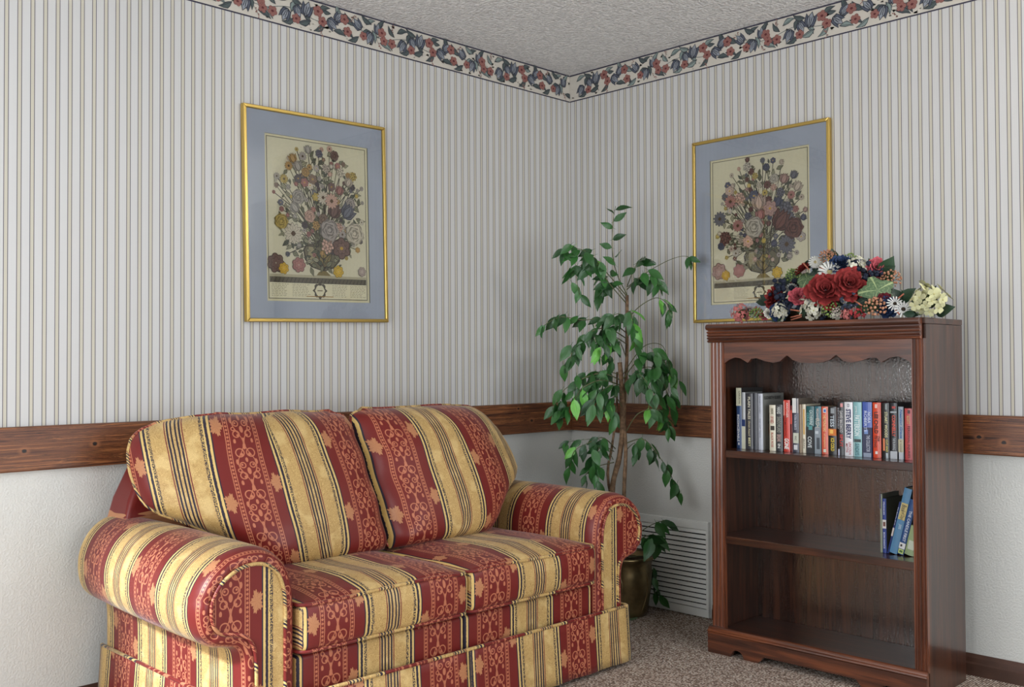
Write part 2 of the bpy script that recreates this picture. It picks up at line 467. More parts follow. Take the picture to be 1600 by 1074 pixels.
def curtain(name, y0, y1, label):
    b = MB(); n = 60
    b.grid(lambda i, j: (Vector((-0.05+0.016*math.sin(i*44), y0+(y1-y0)*i, 0.75+1.4*j)), (i, j)), n, 2)
    o = b.build(name, M['curtain'], None, True); s = o.modifiers.new('t', 'SOLIDIFY'); s.thickness = 0.003
    return tag(o, label, 'curtain')
curtain('curtain', -4.05, -3.75, 'pale gathered curtain at the far side of the right wall window')
curtain('curtain', -2.90, -2.60, 'pale gathered curtain on the bookcase side of the right wall window')

# wallpaper sheets and chair rails
ZB, ZT = 2.311, 0.80
def sheet(parent, fn, L, z0, z1, mat, name):
    b = MB(); b.grid(lambda i, j: (fn(L[0]+(L[1]-L[0])*i, z0+(z1-z0)*j), (L[2](L[0]+(L[1]-L[0])*i), z0+(z1-z0)*j)), 1, 1)
    return b.build(name, mat, parent)
sheet(wl, lambda a, z: Vector((a, -0.0012, z)), (RX0, -0.0012, lambda a: a+2.518), ZT, RH, M['wallpaper'], 'wallpaper')
sheet(wr, lambda a, z: Vector((-0.0012, a, z)), (-2.70, -0.0012, lambda a: -(a+1.828)), ZT, RH, M['wallpaper'], 'wallpaper')
struct(MB().box(RX0, 0, -0.024, 0, 0.7547, 0.8885).build('trim_1', M['board_x'], bevel=0.004), 'knotty brown stained chair rail board along the left wall')
struct(MB().box(-0.024, 0, -2.65, -0.024, 0.7547, 0.8885).build('trim_2', M['board_y'], bevel=0.004), 'knotty brown stained chair rail board along the right wall')
b = MB(); prof = [(0, 0), (-0.016, 0), (-0.016, 0.040), (-0.012, 0.046), (-0.011, 0.060), (-0.004, 0.072), (0, 0.072)]
b.prism(prof, lambda p: (p[0], -2.70, p[1]), lambda p: (p[0], -0.79, p[1]))
struct(b.build('baseboard_right', M['baseboard'], normals=True), 'dark stained moulded baseboard beside the bookcase')
b = MB(); b.prism(prof, lambda p: (RX0, p[0], p[1]), lambda p: (-0.02, p[0], p[1]))
struct(b.build('baseboard_left', M['baseboard'], normals=True))

# ------------------------------------------------------------------ flat printed drawings (ink shapes a hair above the paper)
class Flat:
    """2D drawing -> mesh; each shape gets its own hair-thin level so later ink covers earlier"""
    def __init__(s, to3, step=5e-6): s.b = MB(); s.to3 = to3; s.k = 0; s.step = step
    def up(s): s.k += 1
    def poly(s, pts, col, keep=False):
        if not keep: s.k += 1
        c = (sum(p[0] for p in pts)/len(pts), sum(p[1] for p in pts)/len(pts))
        vs = [s.to3(c[0], c[1], s.k*s.step)]+[s.to3(p[0], p[1], s.k*s.step) for p in pts]; n = len(pts)
        s.b.add(vs, [(0, 1+i, 1+(i+1) % n) for i in range(n)], None, col)
    def line(s, pts, w, col, keep=False):
        if not keep: s.k += 1
        vs = []; n = len(pts)
        for i, p in enumerate(pts):
            q0 = pts[max(i-1, 0)]; q1 = pts[min(i+1, n-1)]
            dx, dy = q1[0]-q0[0], q1[1]-q0[1]; L = math.hypot(dx, dy) or 1
            ww = w if not hasattr(w, '__len__') else w[0]+(w[1]-w[0])*i/(n-1)
            ox, oy = -dy/L*ww/2, dx/L*ww/2
            vs += [s.to3(p[0]+ox, p[1]+oy, s.k*s.step), s.to3(p[0]-ox, p[1]-oy, s.k*s.step)]
        s.b.add(vs, [(2*i, 2*i+1, 2*i+3, 2*i+2) for i in range(n-1)], None, col)
    def leaf(s, x, y, L, ang, w, col, ink, wob=0.0):
        ca, sa = math.cos(ang), math.sin(ang)
        def P(t, o): return (x+ca*t*L-sa*o*L, y+sa*t*L+ca*o*L)
        def outline(g):
            tt = [(0-g*.3, 0), (.2, w*.75), (.45, w), (.75, w*.6), (1+g*.3, 0)]
            return [P(t, o*(1+g)+wob*math.sin(t*3)) for t, o in tt]+[P(t, -o*(1+g)+wob*math.sin(t*3)) for t, o in tt[-2:0:-1]]
        s.poly(outline(0.38), ink); s.poly(outline(0.0), col)
        s.line([P(.05, 0), P(.9, wob*.5)], L*.035, ink)
    def blob(s, x, y, r, col, n=12, wave=0.12, lobes=6, ph=0.0, sq=1.0, keep=False):
        s.poly([(x+r*(1+wave*math.cos(lobes*a+ph))*math.cos(a), y+sq*r*(1+wave*math.cos(lobes*a+ph))*math.sin(a)) for a in [2*PI*i/n for i in range(n)]], col, keep)
    def petals(s, x, y, r, n, w, col, ink, ph=0.0, sq=1.0, grow=0.16):
        for g, c in ((grow, ink), (0, col)):
            s.up()
            for i in range(n):
                a = ph+2*PI*i/n
                pts = []
                for t, o in ((.08, 0), (.35, w*.7), (.7, w), (.95, w*.5), (1.0, 0), (.95, -w*.5), (.7, -w), (.35, -w*.7)):
                    t2 = t*(1+g*.5); o2 = o*(1+g*1.6)
                    pts.append((x+r*(math.cos(a)*t2-math.sin(a)*o2), y+sq*r*(math.sin(a)*t2+math.cos(a)*o2)))
                s.poly(pts, c, True)
        s.up()
        for i in range(n):
            a = ph+2*PI*i/n
            s.line([(x+r*.25*math.cos(a), y+sq*r*.25*math.sin(a)), (x+r*.75*math.cos(a), y+sq*r*.75*math.sin(a))], r*.04, ink, True)
def mulc(c, f): return (min(1, c[0]*f), min(1, c[1]*f), min(1, c[2]*f), 1)

# wallpaper border: tulips, coral blooms and sprigs
def border(parent, to3, L0, L1, rng):
    f = Flat(to3, 3e-6); cream = C(198, 192, 181); h0, h1 = ZB, RH
    f.poly([(L0, h0), (L1, h0), (L1, h1), (L0, h1)], cream)
    for _ in range(int(abs(L1-L0)*60)):
        f.blob(rng.uniform(L0, L1), rng.uniform(h0+.012, h1-.012), rng.uniform(.003, .009), mulc(cream, rng.uniform(.93, .98)), 7, .4, 3, rng.random()*6, .6, True)
    dk = C(58, 56, 72)
    f.poly([(L0, h0), (L1, h0), (L1, h0+.0055), (L0, h0+.0055)], dk); f.poly([(L0, h1-.0065), (L1, h1-.0065), (L1, h1), (L0, h1)], dk, True)
    blue, blue2, coral, green, ink = C(82, 88, 102), C(142, 147, 156), C(142, 98, 91), C(78, 88, 88), C(46, 48, 56)
    def tulip(x, y, r, a):
        r *= 1.22
        ca, sa = math.cos(a), math.sin(a)
        def P(t, o): return (x+r*(ca*t-sa*o), y+r*(sa*t+ca*o))
        f.poly([P(-.6, 0), P(-.45, .5), P(.1, .62), P(.75, .58), P(.45, .3), P(.95, 0), P(.45, -.3), P(.75, -.58), P(.1, -.62), P(-.45, -.5)], ink)
        for o in (-.36, .36): f.poly([P(-.5, o*.5), P(-.3, o*1.3), P(.2, o*1.5), P(.68, o*1.5), P(.3, o*.6)], blue)
        f.poly([P(-.5, 0), P(-.1, .3), P(.4, .24), P(.85, 0), P(.4, -.24), P(-.1, -.3)], blue2)
        for o in (-.4, -.12, .12, .4): f.line([P(-.4, o*.5), P(.45, o)], r*.07, ink, True)
    def bloom(x, y, r, ph):
        f.petals(x, y, r, 5, .38, coral, C(120, 60, 58), ph, 1, .14); f.blob(x, y, r*.28, C(92, 40, 42), 8)
    def sprig(x, y, L, a):
        f.line([(x, y), (x+L*math.cos(a), y+L*math.sin(a))], .0012, green)
        f.up()
        for i in range(7):
            t = .3+.11*i
            f.blob(x+L*t*math.cos(a)+rng.uniform(-.006, .006), y+L*t*math.sin(a)+rng.uniform(-.006, .006), .0026, coral, 6, .1, 3, 0, 1, True)
    def lf(x, y, L, a): f.leaf(x, y, L, a, .17, green if rng.random() < .7 else C(128, 142, 138), ink, .12)
    Pm = 0.545; hc = (h0+h1)/2; k = math.floor(L0/Pm)
    def stem(pts): f.line([tuple(q)[:2] for q in catmull([(a, b_, 0) for a, b_ in pts], 4)], .0022, green)
    while k*Pm < L1:
        o = k*Pm; k += 1
        def ok(x): return L0+.03 < o+x < L1-.03
        if L0 < o and o+Pm < L1: stem([(o, hc-.01), (o+.1, hc+.012), (o+.22, hc-.012), (o+.34, hc+.012), (o+.46, hc-.008), (o+Pm, hc-.01)])
        for x, y, L, a in ((.03, .01, .045, 2.2), (.06, -.02, .05, -.5), (.10, .0, .05, 1.1), (.15, .01, .05, -1.0), (.20, .015, .05, .6), (.24, -.02, .05, -2.5),
                           (.30, .0, .055, .9), (.33, -.02, .05, -.4), (.38, .01, .055, 2.4), (.42, -.01, .05, .2), (.47, .01, .045, -1.3), (.50, .02, .05, 1.0), (.53, -.01, .05, -.8), (.27, .03, .04, 2.9), (.44, .03, .045, .5), (.05, .03, .05, .3), (.11, -.03, .05, -2.8), (.18, -.02, .055, 3.4), (.22, .03, .05, .4), (.29, -.03, .05, -.2), (.32, .03, .05, 2.0), (.40, -.03, .05, 3.6), (.46, .035, .05, 2.6), (.51, -.03, .05, -.4), (.14, .035, .05, 2.7)):
            if ok(x): lf(o+x, hc+y, L, a)
        for x, y, L, a in ((.02, .02, .04, 1.5), (.22, -.02, .045, -1.2), (.36, .02, .045, .8), (.49, -.02, .04, -1.0)):
            if ok(x): sprig(o+x, hc+y, L, a)
        for x, y, r, a in ((.075, -.014, .030, -2.0), (.165, .016, .034, 1.3), (.275, -.004, .030, -.7), (.40, .016, .028, 2.3), (.455, -.016, .030, -1.9), (.305, .022, .026, .9), (.125, .01, .026, -1.1), (.495, .018, .026, 1.5)):
            if ok(x): tulip(o+x, hc+y, r, a)
        for x, y, r in ((.02, -.02, .019), (.12, -.024, .018), (.215, .026, .021), (.235, -.008, .019), (.335, .024, .020), (.35, -.02, .019), (.425, -.02, .017), (.515, .012, .020), (.525, -.018, .018)):
            if ok(x): bloom(o+x, hc+y, r, rng.random()*6)
    o = f.b.build('wallpaper_border', M['border'], parent); return o
border(wl, lambda a, z, d: Vector((a, -0.0022-d, z)), -3.4, -0.003, random.Random(5))
border(wr, lambda a, z, d: Vector((-0.0022-d, -a, z)), 0.003, 2.68, random.Random(6))

# ------------------------------------------------------------------ framed bouquet prints
def bouquet_print(rng, Wd, Ht, palette, to3):
    f = Flat(to3, 2.2e-6)
    paper, ink = C(212, 206, 178), C(62, 56, 48)
    def S(x, y): return (x*Wd, y*Ht)
    def rect(x0, x1, y0, y1, c): f.poly([S(x0, y0), S(x1, y0), S(x1, y1), S(x0, y1)], c)
    rect(0, 1, 0, 1, C(222, 214, 178)); rect(.022, .978, .017, .985, C(120, 116, 96)); rect(.030, .970, .022, .980, paper)
    rect(.034, .966, .026, .115, C(222, 215, 184))
    rect(.034, .966, .115, .150, C(98, 92, 78)); rect(.034, .966, .150, .166, C(178, 170, 142))
    f.up()
    for i in range(26): f.line([S(.04+.036*i, .118), S(.06+.036*i, .147)], Wd*.006, C(70, 64, 56), True)
    # handwritten-looking caption rows
    f.up()
    for c0 in (.05, .24, .62, .80):
        for r_ in range(8):
            y = .106-.0098*r_; x = c0
            while x < c0+.15-.03*rng.random():
                L = rng.uniform(.008, .03)
                f.line([S(x+L*t/3, y+.0022*math.sin(t*2.3+x*90)) for t in range(4)], Wd*.0030, C(122, 112, 88), True); x += L+.008
    # cartouche
    f.blob(.5*Wd, .072*Ht, .062*Wd, C(84, 78, 66), 20, .16, 8, 0, 1.05); f.blob(.5*Wd, .072*Ht, .045*Wd, C(222, 215, 184), 16, .08, 6)
    f.line([S(.475, .072), S(.525, .072)], Wd*.008, C(120, 108, 84)); f.line([S(.37, .036), S(.63, .036)], Wd*.006, C(150, 110, 50), True)
    # urn
    f.poly([S(.47, .166), S(.61, .166), S(.58, .185), S(.555, .20), S(.52, .20), S(.49, .185)], C(128, 112, 70))
    f.poly([S(x, y) for x, y in ((.52, .195), (.42, .215), (.36, .26), (.345, .32), (.38, .36), (.68, .36), (.715, .32), (.70, .26), (.64, .215), (.56, .195))], ink)
    f.poly([S(x, y) for x, y in ((.52, .20), (.43, .22), (.372, .262), (.357, .32), (.39, .355), (.67, .355), (.703, .32), (.688, .262), (.63, .22), (.56, .20))], C(112, 106, 84))
    f.poly([S(.42, .23), S(.39, .28), S(.40, .34), (.47*Wd, .34*Ht), S(.45, .26)], C(160, 150, 116))
    f.leaf(.54*Wd, .21*Ht, .12*Ht, PI/2, .3, C(146, 128, 76), ink)
    for a in (.3, -.3): f.leaf(.54*Wd, .22*Ht, .10*Ht, PI/2+a*2, .2, C(134, 120, 80), ink)
    base = (.53*Wd, .34*Ht); spots = []
    greens = [C(104, 106, 82), C(128, 128, 102), C(84, 90, 76), C(158, 156, 128)]
    def place(n, rmin, rmax, box, tries=60):
        for _ in range(n):
            for _t in range(tries):
                x, y = rng.uniform(*box[:2]), rng.uniform(*box[2:])
                r = rng.uniform(rmin, rmax)
                e = ((x-.52)/.46)**2+((y-.57)/.41)**2
                if e > 1: continue
                if all(math.hypot((x-q[0])*Wd, (y-q[1])*Ht) > (r+q[2])*Wd*.78 for q in spots):
                    spots.append((x, y, r)); break
    place(4, .072, .092, (.2, .85, .34, .52)); place(10, .045, .062, (.1, .92, .34, .72)); place(26, .028, .042, (.08, .94, .34, .94)); place(60, .013, .026, (.06, .96, .28, .97))
    for x, y, r in spots:
        mid = ((base[0]+x*Wd)/2+rng.uniform(-.04, .04)*Wd, (base[1]+y*Ht)/2+.03*Ht)
        f.line([tuple(q)[:2] for q in catmull([(base[0]+rng.uniform(-.08, .08)*Wd, base[1], 0), (mid[0], mid[1], 0), (x*Wd, y*Ht, 0)], 4)], Wd*.007, rng.choice((C(96, 96, 72), ink)))
    for _ in range(230):
        a = rng.uniform(0, 2*PI); rr = math.sqrt(rng.random())
        x, y = .52+.41*rr*math.cos(a), .56+.37*rr*math.sin(a)
        f.leaf(x*Wd, y*Ht, rng.uniform(.03, .07)*Wd, rng.uniform(0, 2*PI), rng.uniform(.16, .28), rng.choice(greens), ink)
    for x, y, r in sorted(spots, key=lambda q: q[2]):
        c = rng.choice(palette); dk = mulc(c, .42); X_, Y_, Rr = x*Wd, y*Ht, r*Wd; kind = rng.randrange(5)
        if r > .08 or kind == 0:      # full rose
            f.blob(X_, Y_, Rr*1.05, dk, 18, .10, 7); n = 5
            for i in range(n):
                q = 1-i/n
                f.blob(X_+.05*Rr*math.cos(i*2), Y_+.05*Rr*math.sin(i*2), Rr*q*.96, mulc(c, .85+.12*(i % 2)), 16, .12, 5, i*1.7)
                f.blob(X_+.10*Rr*math.cos(i*2+1), Y_+.10*Rr*math.sin(i*2+1), Rr*q*.80, dk, 16, .12, 5, i*1.7+.8)
            f.blob(X_, Y_, Rr*.18, c, 8)
        elif kind == 1:
            f.petals(X_, Y_, Rr*1.1, 12, .17, c, dk, rng.random()*6); f.blob(X_, Y_, Rr*.28, C(82, 62, 40), 10)
        elif kind == 2:
            f.petals(X_, Y_, Rr*1.1, 6, .36, c, dk, rng.random()*6); f.petals(X_, Y_, Rr*.6, 6, .34, mulc(c, 1.2), dk, rng.random()*6); f.blob(X_, Y_, Rr*.2, C(196, 160, 70), 8)
        elif kind == 3:               # tulip
            a0 = math.atan2(Y_-base[1], X_-base[0])
            for da in (-.55, .55, -.22, .22, 0): f.leaf(X_-Rr*.7*math.cos(a0), Y_-Rr*.7*math.sin(a0), Rr*2.1, a0+da, .24, mulc(c, .9+.2*(da == 0)), dk)
        else:                         # cluster of florets
            f.blob(X_, Y_, Rr, dk, 14, .15, 7); f.up()
            for i in range(16):
                a = i*2.4; q = Rr*math.sqrt(i/16)
                f.blob(X_+q*math.cos(a), Y_+q*math.sin(a), Rr*.2, mulc(c, rng.uniform(.8, 1.15)), 6, .2, 5, a, 1, True)
    for x, y, r, c in ((.09, .23, .075, palette[0]), (.16, .20, .045, C(206, 168, 60)), (.68, .195, .05, C(206, 172, 64)), (.92, .2, .04, C(176, 160, 150)), (.30, .225, .06, palette[1])):
        f.petals(x*Wd, y*Ht, r*Wd, 7, .34, c, mulc(c, .4), x*9); f.petals(x*Wd, y*Ht, r*.6*Wd, 6, .34, mulc(c, 1.15), mulc(c, .5), x*5)
    return f.b
def framed_picture(label, fo, axis, a0, a1, z0, z1, oa0, oa1, oz0, oz1, palette, seed, tilt):
    """fo(a, depth, z): a runs along the wall to the viewer's right, depth away from the wall"""
    ca, cz = (a0+a1)/2, (z0+z1)/2
    ct, st = math.cos(tilt), math.sin(tilt)
    def P(a, d, z):
        da, dz = a-ca, z-cz
        return Vector(fo(ca+da*ct-dz*st, d, cz+da*st+dz*ct))
    root = thing('framed_print', label, 'picture', fo(ca, 0.0, cz), 'framed bouquet prints')
    fw, D = 0.013, 0.026
    quads = [((a0, z0), (a1, z0), (a1-fw, z0+fw), (a0+fw, z0+fw)), ((a1, z0), (a1, z1), (a1-fw, z1-fw), (a1-fw, z0+fw)),
             ((a1, z1), (a0, z1), (a0+fw, z1-fw), (a1-fw, z1-fw)), ((a0, z1), (a0, z0), (a0+fw, z0+fw), (a0+fw, z1-fw))]
    for q in quads:
        b = MB(); b.prism(list(q), lambda p: P(p[0], 0.004, p[1]), lambda p: P(p[0], D, p[1]))
        b.build('frame_rail', M['brass_frame'], root, bevel=0.0025, normals=True)
    b = MB(); q = fw-.002
    b.prism([(a0+q, z0+q), (a1-q, z0+q), (a1-q, z1-q), (a0+q, z1-q)], lambda p: P(p[0], 0.006, p[1]), lambda p: P(p[0], 0.010, p[1])); b.build('backing', M['dark'], root, normals=True)
    b = MB()
    o = [(a0+q, z0+q), (a1-q, z0+q), (a1-q, z1-q), (a0+q, z1-q)]; i = [(oa0, oz0), (oa1, oz0), (oa1, oz1), (oa0, oz1)]
    for k in range(4):
        k2 = (k+1) % 4
        b.add([P(o[k][0], .0165, o[k][1]), P(o[k2][0], .0165, o[k2][1]), P(i[k2][0], .0165, i[k2][1]), P(i[k][0], .0165, i[k][1])], [(0, 1, 2, 3)])
    for k in range(4):
        k2 = (k+1) % 4; s = .0015
        b.add([P(i[k][0], .0165, i[k][1]), P(i[k2][0], .0165, i[k2][1]), P(i[k2][0], .0135, i[k2][1]), P(i[k][0], .0135, i[k][1])], [(0, 1, 2, 3)])
    b.build('mat_board', M['mat_blue'], root)
    pr = bouquet_print(random.Random(seed), oa1-oa0+.004, oz1-oz0+.004, palette, lambda x, y, d: P(oa0-.002+x, .0108+d*.75, oz0-.002+y))
    pr.build('printed_sheet', M['art'], root)
    b = MB(); b.add([P(*t) for t in ((a0+q, .0195, z0+q), (a1-q, .0195, z0+q), (a1-q, .0195, z1-q), (a0+q, .0195, z1-q))], [(0, 1, 2, 3)])
    b.build('glass_pane', M['glass'], root)
    return root
PALA = [C(118, 94, 85), C(164, 116, 108), C(188, 165, 93), C(113, 114, 123), C(173, 166, 154), C(139, 117, 100), C(93, 84, 85), C(184, 149, 95), C(206, 196, 174), C(192, 178, 160), C(206, 170, 150), C(176, 166, 156)]
PALB = [C(173, 142, 131), C(175, 126, 117), C(193, 172, 98), C(87, 89, 106), C(193, 185, 168), C(112, 77, 69), C(192, 169, 152), C(111, 110, 117), C(206, 196, 174), C(192, 178, 160), C(206, 170, 150), C(176, 166, 156)]
framed_picture('gilt framed bouquet print hanging on the wall above the sofa', lambda a, d, z: (a, -.0015-d, z), 0,
               -1.738, -1.114, 1.228, 2.000, -1.650, -1.196, 1.304, 1.908, PALA, 21, R(1.2))
framed_picture('gilt framed bouquet print hanging behind the bookcase flowers', lambda a, d, z: (-.0015-d, -a, z), 1,
               0.716, 1.342, 1.237, 2.000, 0.800, 1.253, 1.310, 1.912, PALB, 34, 0.0)

# ------------------------------------------------------------------ wall vent grille
vent = thing('vent_grille', 'white slatted return air vent low on the right wall behind the plant', 'vent', (0, -0.55, 0.0))
VY0, VY1, VZ0, VZ1 = -0.776, -0.26, 0.004, 0.402
b = MB(); b.box(-.004, 0, VY0+.01, VY1-.01, VZ0+.01, VZ1-.01); b.build('duct_backing', M['vent_dark'], vent)
for (y0, y1, z0, z1) in ((VY0, VY1, VZ0, VZ0+.034), (VY0, VY1, VZ1-.034, VZ1), (VY0, VY0+.012, VZ0+.034, VZ1-.034), (VY1-.02, VY1, VZ0+.034, VZ1-.034)):
    MB().box(-.018, 0, y0, y1, z0, z1).build('vent_frame', M['vent'], vent, bevel=.0015)
# slats: broad blade leaning outward with a thin dark gap under each
sl = MB(); sl.prism([(-.009, .0066), (-.0105, .0070), (-.0172, -.0062), (-.0172, -.0076), (-.0158, -.0076)], lambda p: (p[0], VY0+.012, p[1]), lambda p: (p[0], VY1-.02, p[1]))
sm = sl.mesh('slat', M['vent'], normals=True)
nz = 16
for k in range(nz):
    o = obj('slat', sm, None); o.parent = vent; o.matrix_parent_inverse = vent.matrix_basis.inverted()
    o.location = (0, 0, VZ0+.0445+k*(VZ1-VZ0-.068-.019)/(nz-1))

# ------------------------------------------------------------------ sofa
sofa = thing('loveseat', 'two seat rolled arm sofa in red and gold striped brocade against the left wall', 'sofa', (-1.487, -0.48, 0))
FB = M['fabric']; SX = -1.487; ZS = 0.205
def usplit(x): return x-(SX-.2965 if x < SX else SX+.2965)
def rounded_box(b, lo, hi, r, uvf, push=None, n=14):
    """rounded block with uv per side; push(p, face) may move a vertex"""
    c = [(lo[i]+hi[i])/2 for i in range(3)]; h = [(hi[i]-lo[i])/2 for i in range(3)]
    def cuts(hh):
        inner = hh-r; L = [-hh, -hh+r*.3, -hh+r*.65]; k = max(2, int(n*hh/max(h)))
        return L+[-inner+2*inner*i/k for i in range(k+1)]+[hh-r*.65, hh-r*.3, hh]
    for ax in range(3):
        u, v = [(1, 2), (2, 0), (0, 1)][ax]
        for sgn in (-1, 1):
            cu_, cv_ = cuts(h[u]), cuts(h[v]); vs = []; uvs = []
            for b_ in cv_:
                for a_ in cu_:
                    q = [0, 0, 0]; q[ax] = sgn*h[ax]; q[u] = a_; q[v] = b_
                    inn = [max(-(h[i]-r), min(h[i]-r, q[i])) for i in range(3)]
                    d = Vector([q[i]-inn[i] for i in range(3)])
                    if d.length > 1e-9: d = d.normalized()*r
                    p = Vector([c[i]+inn[i]+d[i] for i in range(3)])
                    uvs.append(uvf(p, ax, sgn))
                    if push: p = push(p)
                    vs.append(p)
            nu = len(cu_); fs = []
            for j in range(len(cv_)-1):
                for i in range(nu-1):
                    q = (j*nu+i, j*nu+i+1, (j+1)*nu+i+1, (j+1)*nu+i); fs.append(q if sgn > 0 else q[::-1])
            b.add(vs, fs, uvs)
def wob(p, s, a): return a*(noise.noise(Vector(p)*s))
# seat cushions
def seat_cushion(x0, x1, seed):
    y0, y1, z0, z1 = -.918, -.34, .312, .440; cx = (x0+x1)/2; uc = cx
    def uvf(p, ax, sg):
        if ax == 2: return (p.x-uc, (p.y-y0) if sg > 0 else -(z1-z0)-(p.y-y0))
        if ax == 1: return (p.x-uc, p.z-z1)
        return (p.x-uc+sg*(z1-p.z), p.y-y0)
    def push(p):
        a = (p.x-cx)/((x1-x0)/2); t = (p.y-y0)/(y1-y0)
        q = Vector(p); k = max(0, 1-abs(a)**4)
        zz = (p.z-z0)/(z1-z0)
        q.z += .030*k*max(0, min(1, t*5))**.6*max(0, zz-.5)*2 + wob((p.x*2+seed, p.y*2, 0), 3, .006)*zz
        if p.y < y0+.05: q.y -= .012*k*(1-(2*zz-1)**2)
        q.z += .006*(abs(a)**6)*0
        return q
    b = MB(); rounded_box(b, (x0, y0, z0), (x1, y1, z1), .022, uvf, push, 18)
    o = b.build('seat_cushion', FB, sofa, True, merge=1e-5)
    for zz, nm in ((z1-.003, 1), (z0+.003, 0)):
        pts = []
        for k in range(49):
            a = -1+2*k/48
            r = .03
            x = cx+a*((x1-x0)/2-.002); e = max(0, abs(x-cx)-((x1-x0)/2-r))
            y = y0+.004+(r-math.sqrt(max(0, r*r-e*e)))
            pts.append((x, y, zz))
        pts = [(x0+.002, -.60, zz+.002), (x0+.002, -.75, zz)]+pts+[(x1-.002, -.75, zz), (x1-.002, -.60, zz+.002)]
        pts = [push(Vector(p)) for p in pts]
        t = MB(); t.tube(pts, .0052, 7, uvf=lambda v: (v.x-uc+(v.y-y0)*.3+.02, v.z+v.y*.5)); t.build('piping', FB, o, True)
    return o
seat_cushion(-2.083, SX-.001, 0.0); seat_cushion(SX+.001, -.893, 5.0)
# back cushions
def back_cushion(sg, seed):
    """sg -1 left, +1 right; outline in (distance from sofa middle, z)"""
    outer = [(.455, .455), (.50, .50), (.55, .555), (.58, .605), (.605, .65), (.63, .705), (.66, .745), (.71, .762), (.76, .768), (.81, .762), (.85, .742), (.875, .712), (.895, .665), (.904, .61), (.908, .50)]
    if sg > 0: outer = [(.455, .455), (.50, .50), (.55, .555), (.58, .605), (.605, .66), (.63, .73), (.66, .765), (.71, .766), (.76, .756), (.81, .736), (.85, .708), (.875, .684), (.895, .645), (.904, .60), (.908, .50)]
    inner = [(.455, .010), (.50, .004), (.86, .004), (.89, .018), (.906, .07)]
    uc = .2965; nb, na = 40, 44
    zs = [.455+(.912-.455)*(.5-.5*math.cos(PI*j/nb)) for j in range(nb+1)]
    def edge(z): return interp(z, inner), interp(z, outer)
    def ybase(z): return -.505+(z-.455)/(.912-.455)*.235
    def top(a):  return -.010*abs(a)**3
    def P(a, bq, front):
        z = .455+(.912-.455)*bq; i, o = edge(z); s = i+(o-i)*a
        aa = 2*a-1; bb = 2*bq-1
        sh = (max(0, 1-abs(aa)**5))**.55*(max(0, 1-abs(bb)**4.0))**.5
        y = ybase(z)+((-.125 if front else .07)*sh); wg = max(0, min(1, (s-.45)/.30)); y += .085*wg*wg*(3-2*wg)
        s_u = s+(.5*.125*(1-sh) if front and a > .5 else 0)
        if front:
            y += wob((s*2+seed, z*3, 1), 2.2, .016)*sh
            cr_ = math.exp(-((s-.03)/.05)**2)          # puckers near the middle seam
            y += cr_*.010*math.sin(z*46+seed)*sh
        zz = z+(wob((s*4+seed, 0, 3), 1.5, .008) if bq > .8 else 0)
        return Vector((SX+sg*s, y, zz)), s_u
    b = MB()
    for front in (True, False):
        vs = []; uvs = []
        for j in range(nb+1):
            bq = (zs[j]-.455)/(.912-.455); vl = 0
            for k in range(na+1):
                a = .5-.5*math.cos(PI*k/na)
                p, s = P(a, bq, front); vs.append(p); uvs.append((sg*(s-uc), p.z*1.06+.05*sg))
        fs = []
        for j in range(nb):
            for k in range(na):
                q = (j*(na+1)+k, j*(na+1)+k+1, (j+1)*(na+1)+k+1, (j+1)*(na+1)+k)
                fs.append(q if (front == (sg > 0)) else q[::-1])
        b.add(vs, fs, uvs)
    o = b.build('back_cushion', FB, sofa, True, merge=2e-4)
    path = []
    for j in range(0, nb+1): path.append(P(1, (zs[j]-.455)/(.912-.455), True)[0])
    for k in range(na-1, -1, -1): path.append(P(.5-.5*math.cos(PI*k/na), 1, True)[0])
    for j in range(nb-1, -1, -1): path.append(P(0, (zs[j]-.455)/(.912-.455), True)[0])
    cl = [path[0]]
    for p in path[1:]:
        if (p-cl[-1]).length > .008: cl.append(p)
    t = MB(); t.tube(cl, .0055, 7, uvf=lambda v: (v.x*1.7+v.z, v.z*1.0)); t.build('piping', FB, o, True)
    return o
back_cushion(-1, 1.0); back_cushion(1, 7.3)
# frame back behind the cushions
b = MB()
outl = [(-.755, .20), (-.755, .60), (-.735, .66), (-.69, .745), (-.64, .80), (-.55, .84), (.55, .84), (.64, .80), (.69, .745), (.735, .66), (.755, .60), (.755, .20)]
def fb(d):
    return lambda p: Vector((SX+p[0], d+max(0, (p[1]-.6))*.30*(1 if d < -.1 else .25), p[1]))
n = len(outl); vs = [fb(-.215)(p) for p in outl]+[fb(-.06)(p) for p in outl]
uvs = [(.114+abs(v[1])*.06, v[2]) for v in vs]
b.add(vs, [tuple(range(n-1, -1, -1)), tuple(range(n, 2*n))]+[(i, (i+1) % n, n+(i+1) % n, n+i) for i in range(n)], uvs)
b.build('back_frame', FB, sofa, bevel=.02, normals=True, seg=3, auto=True)
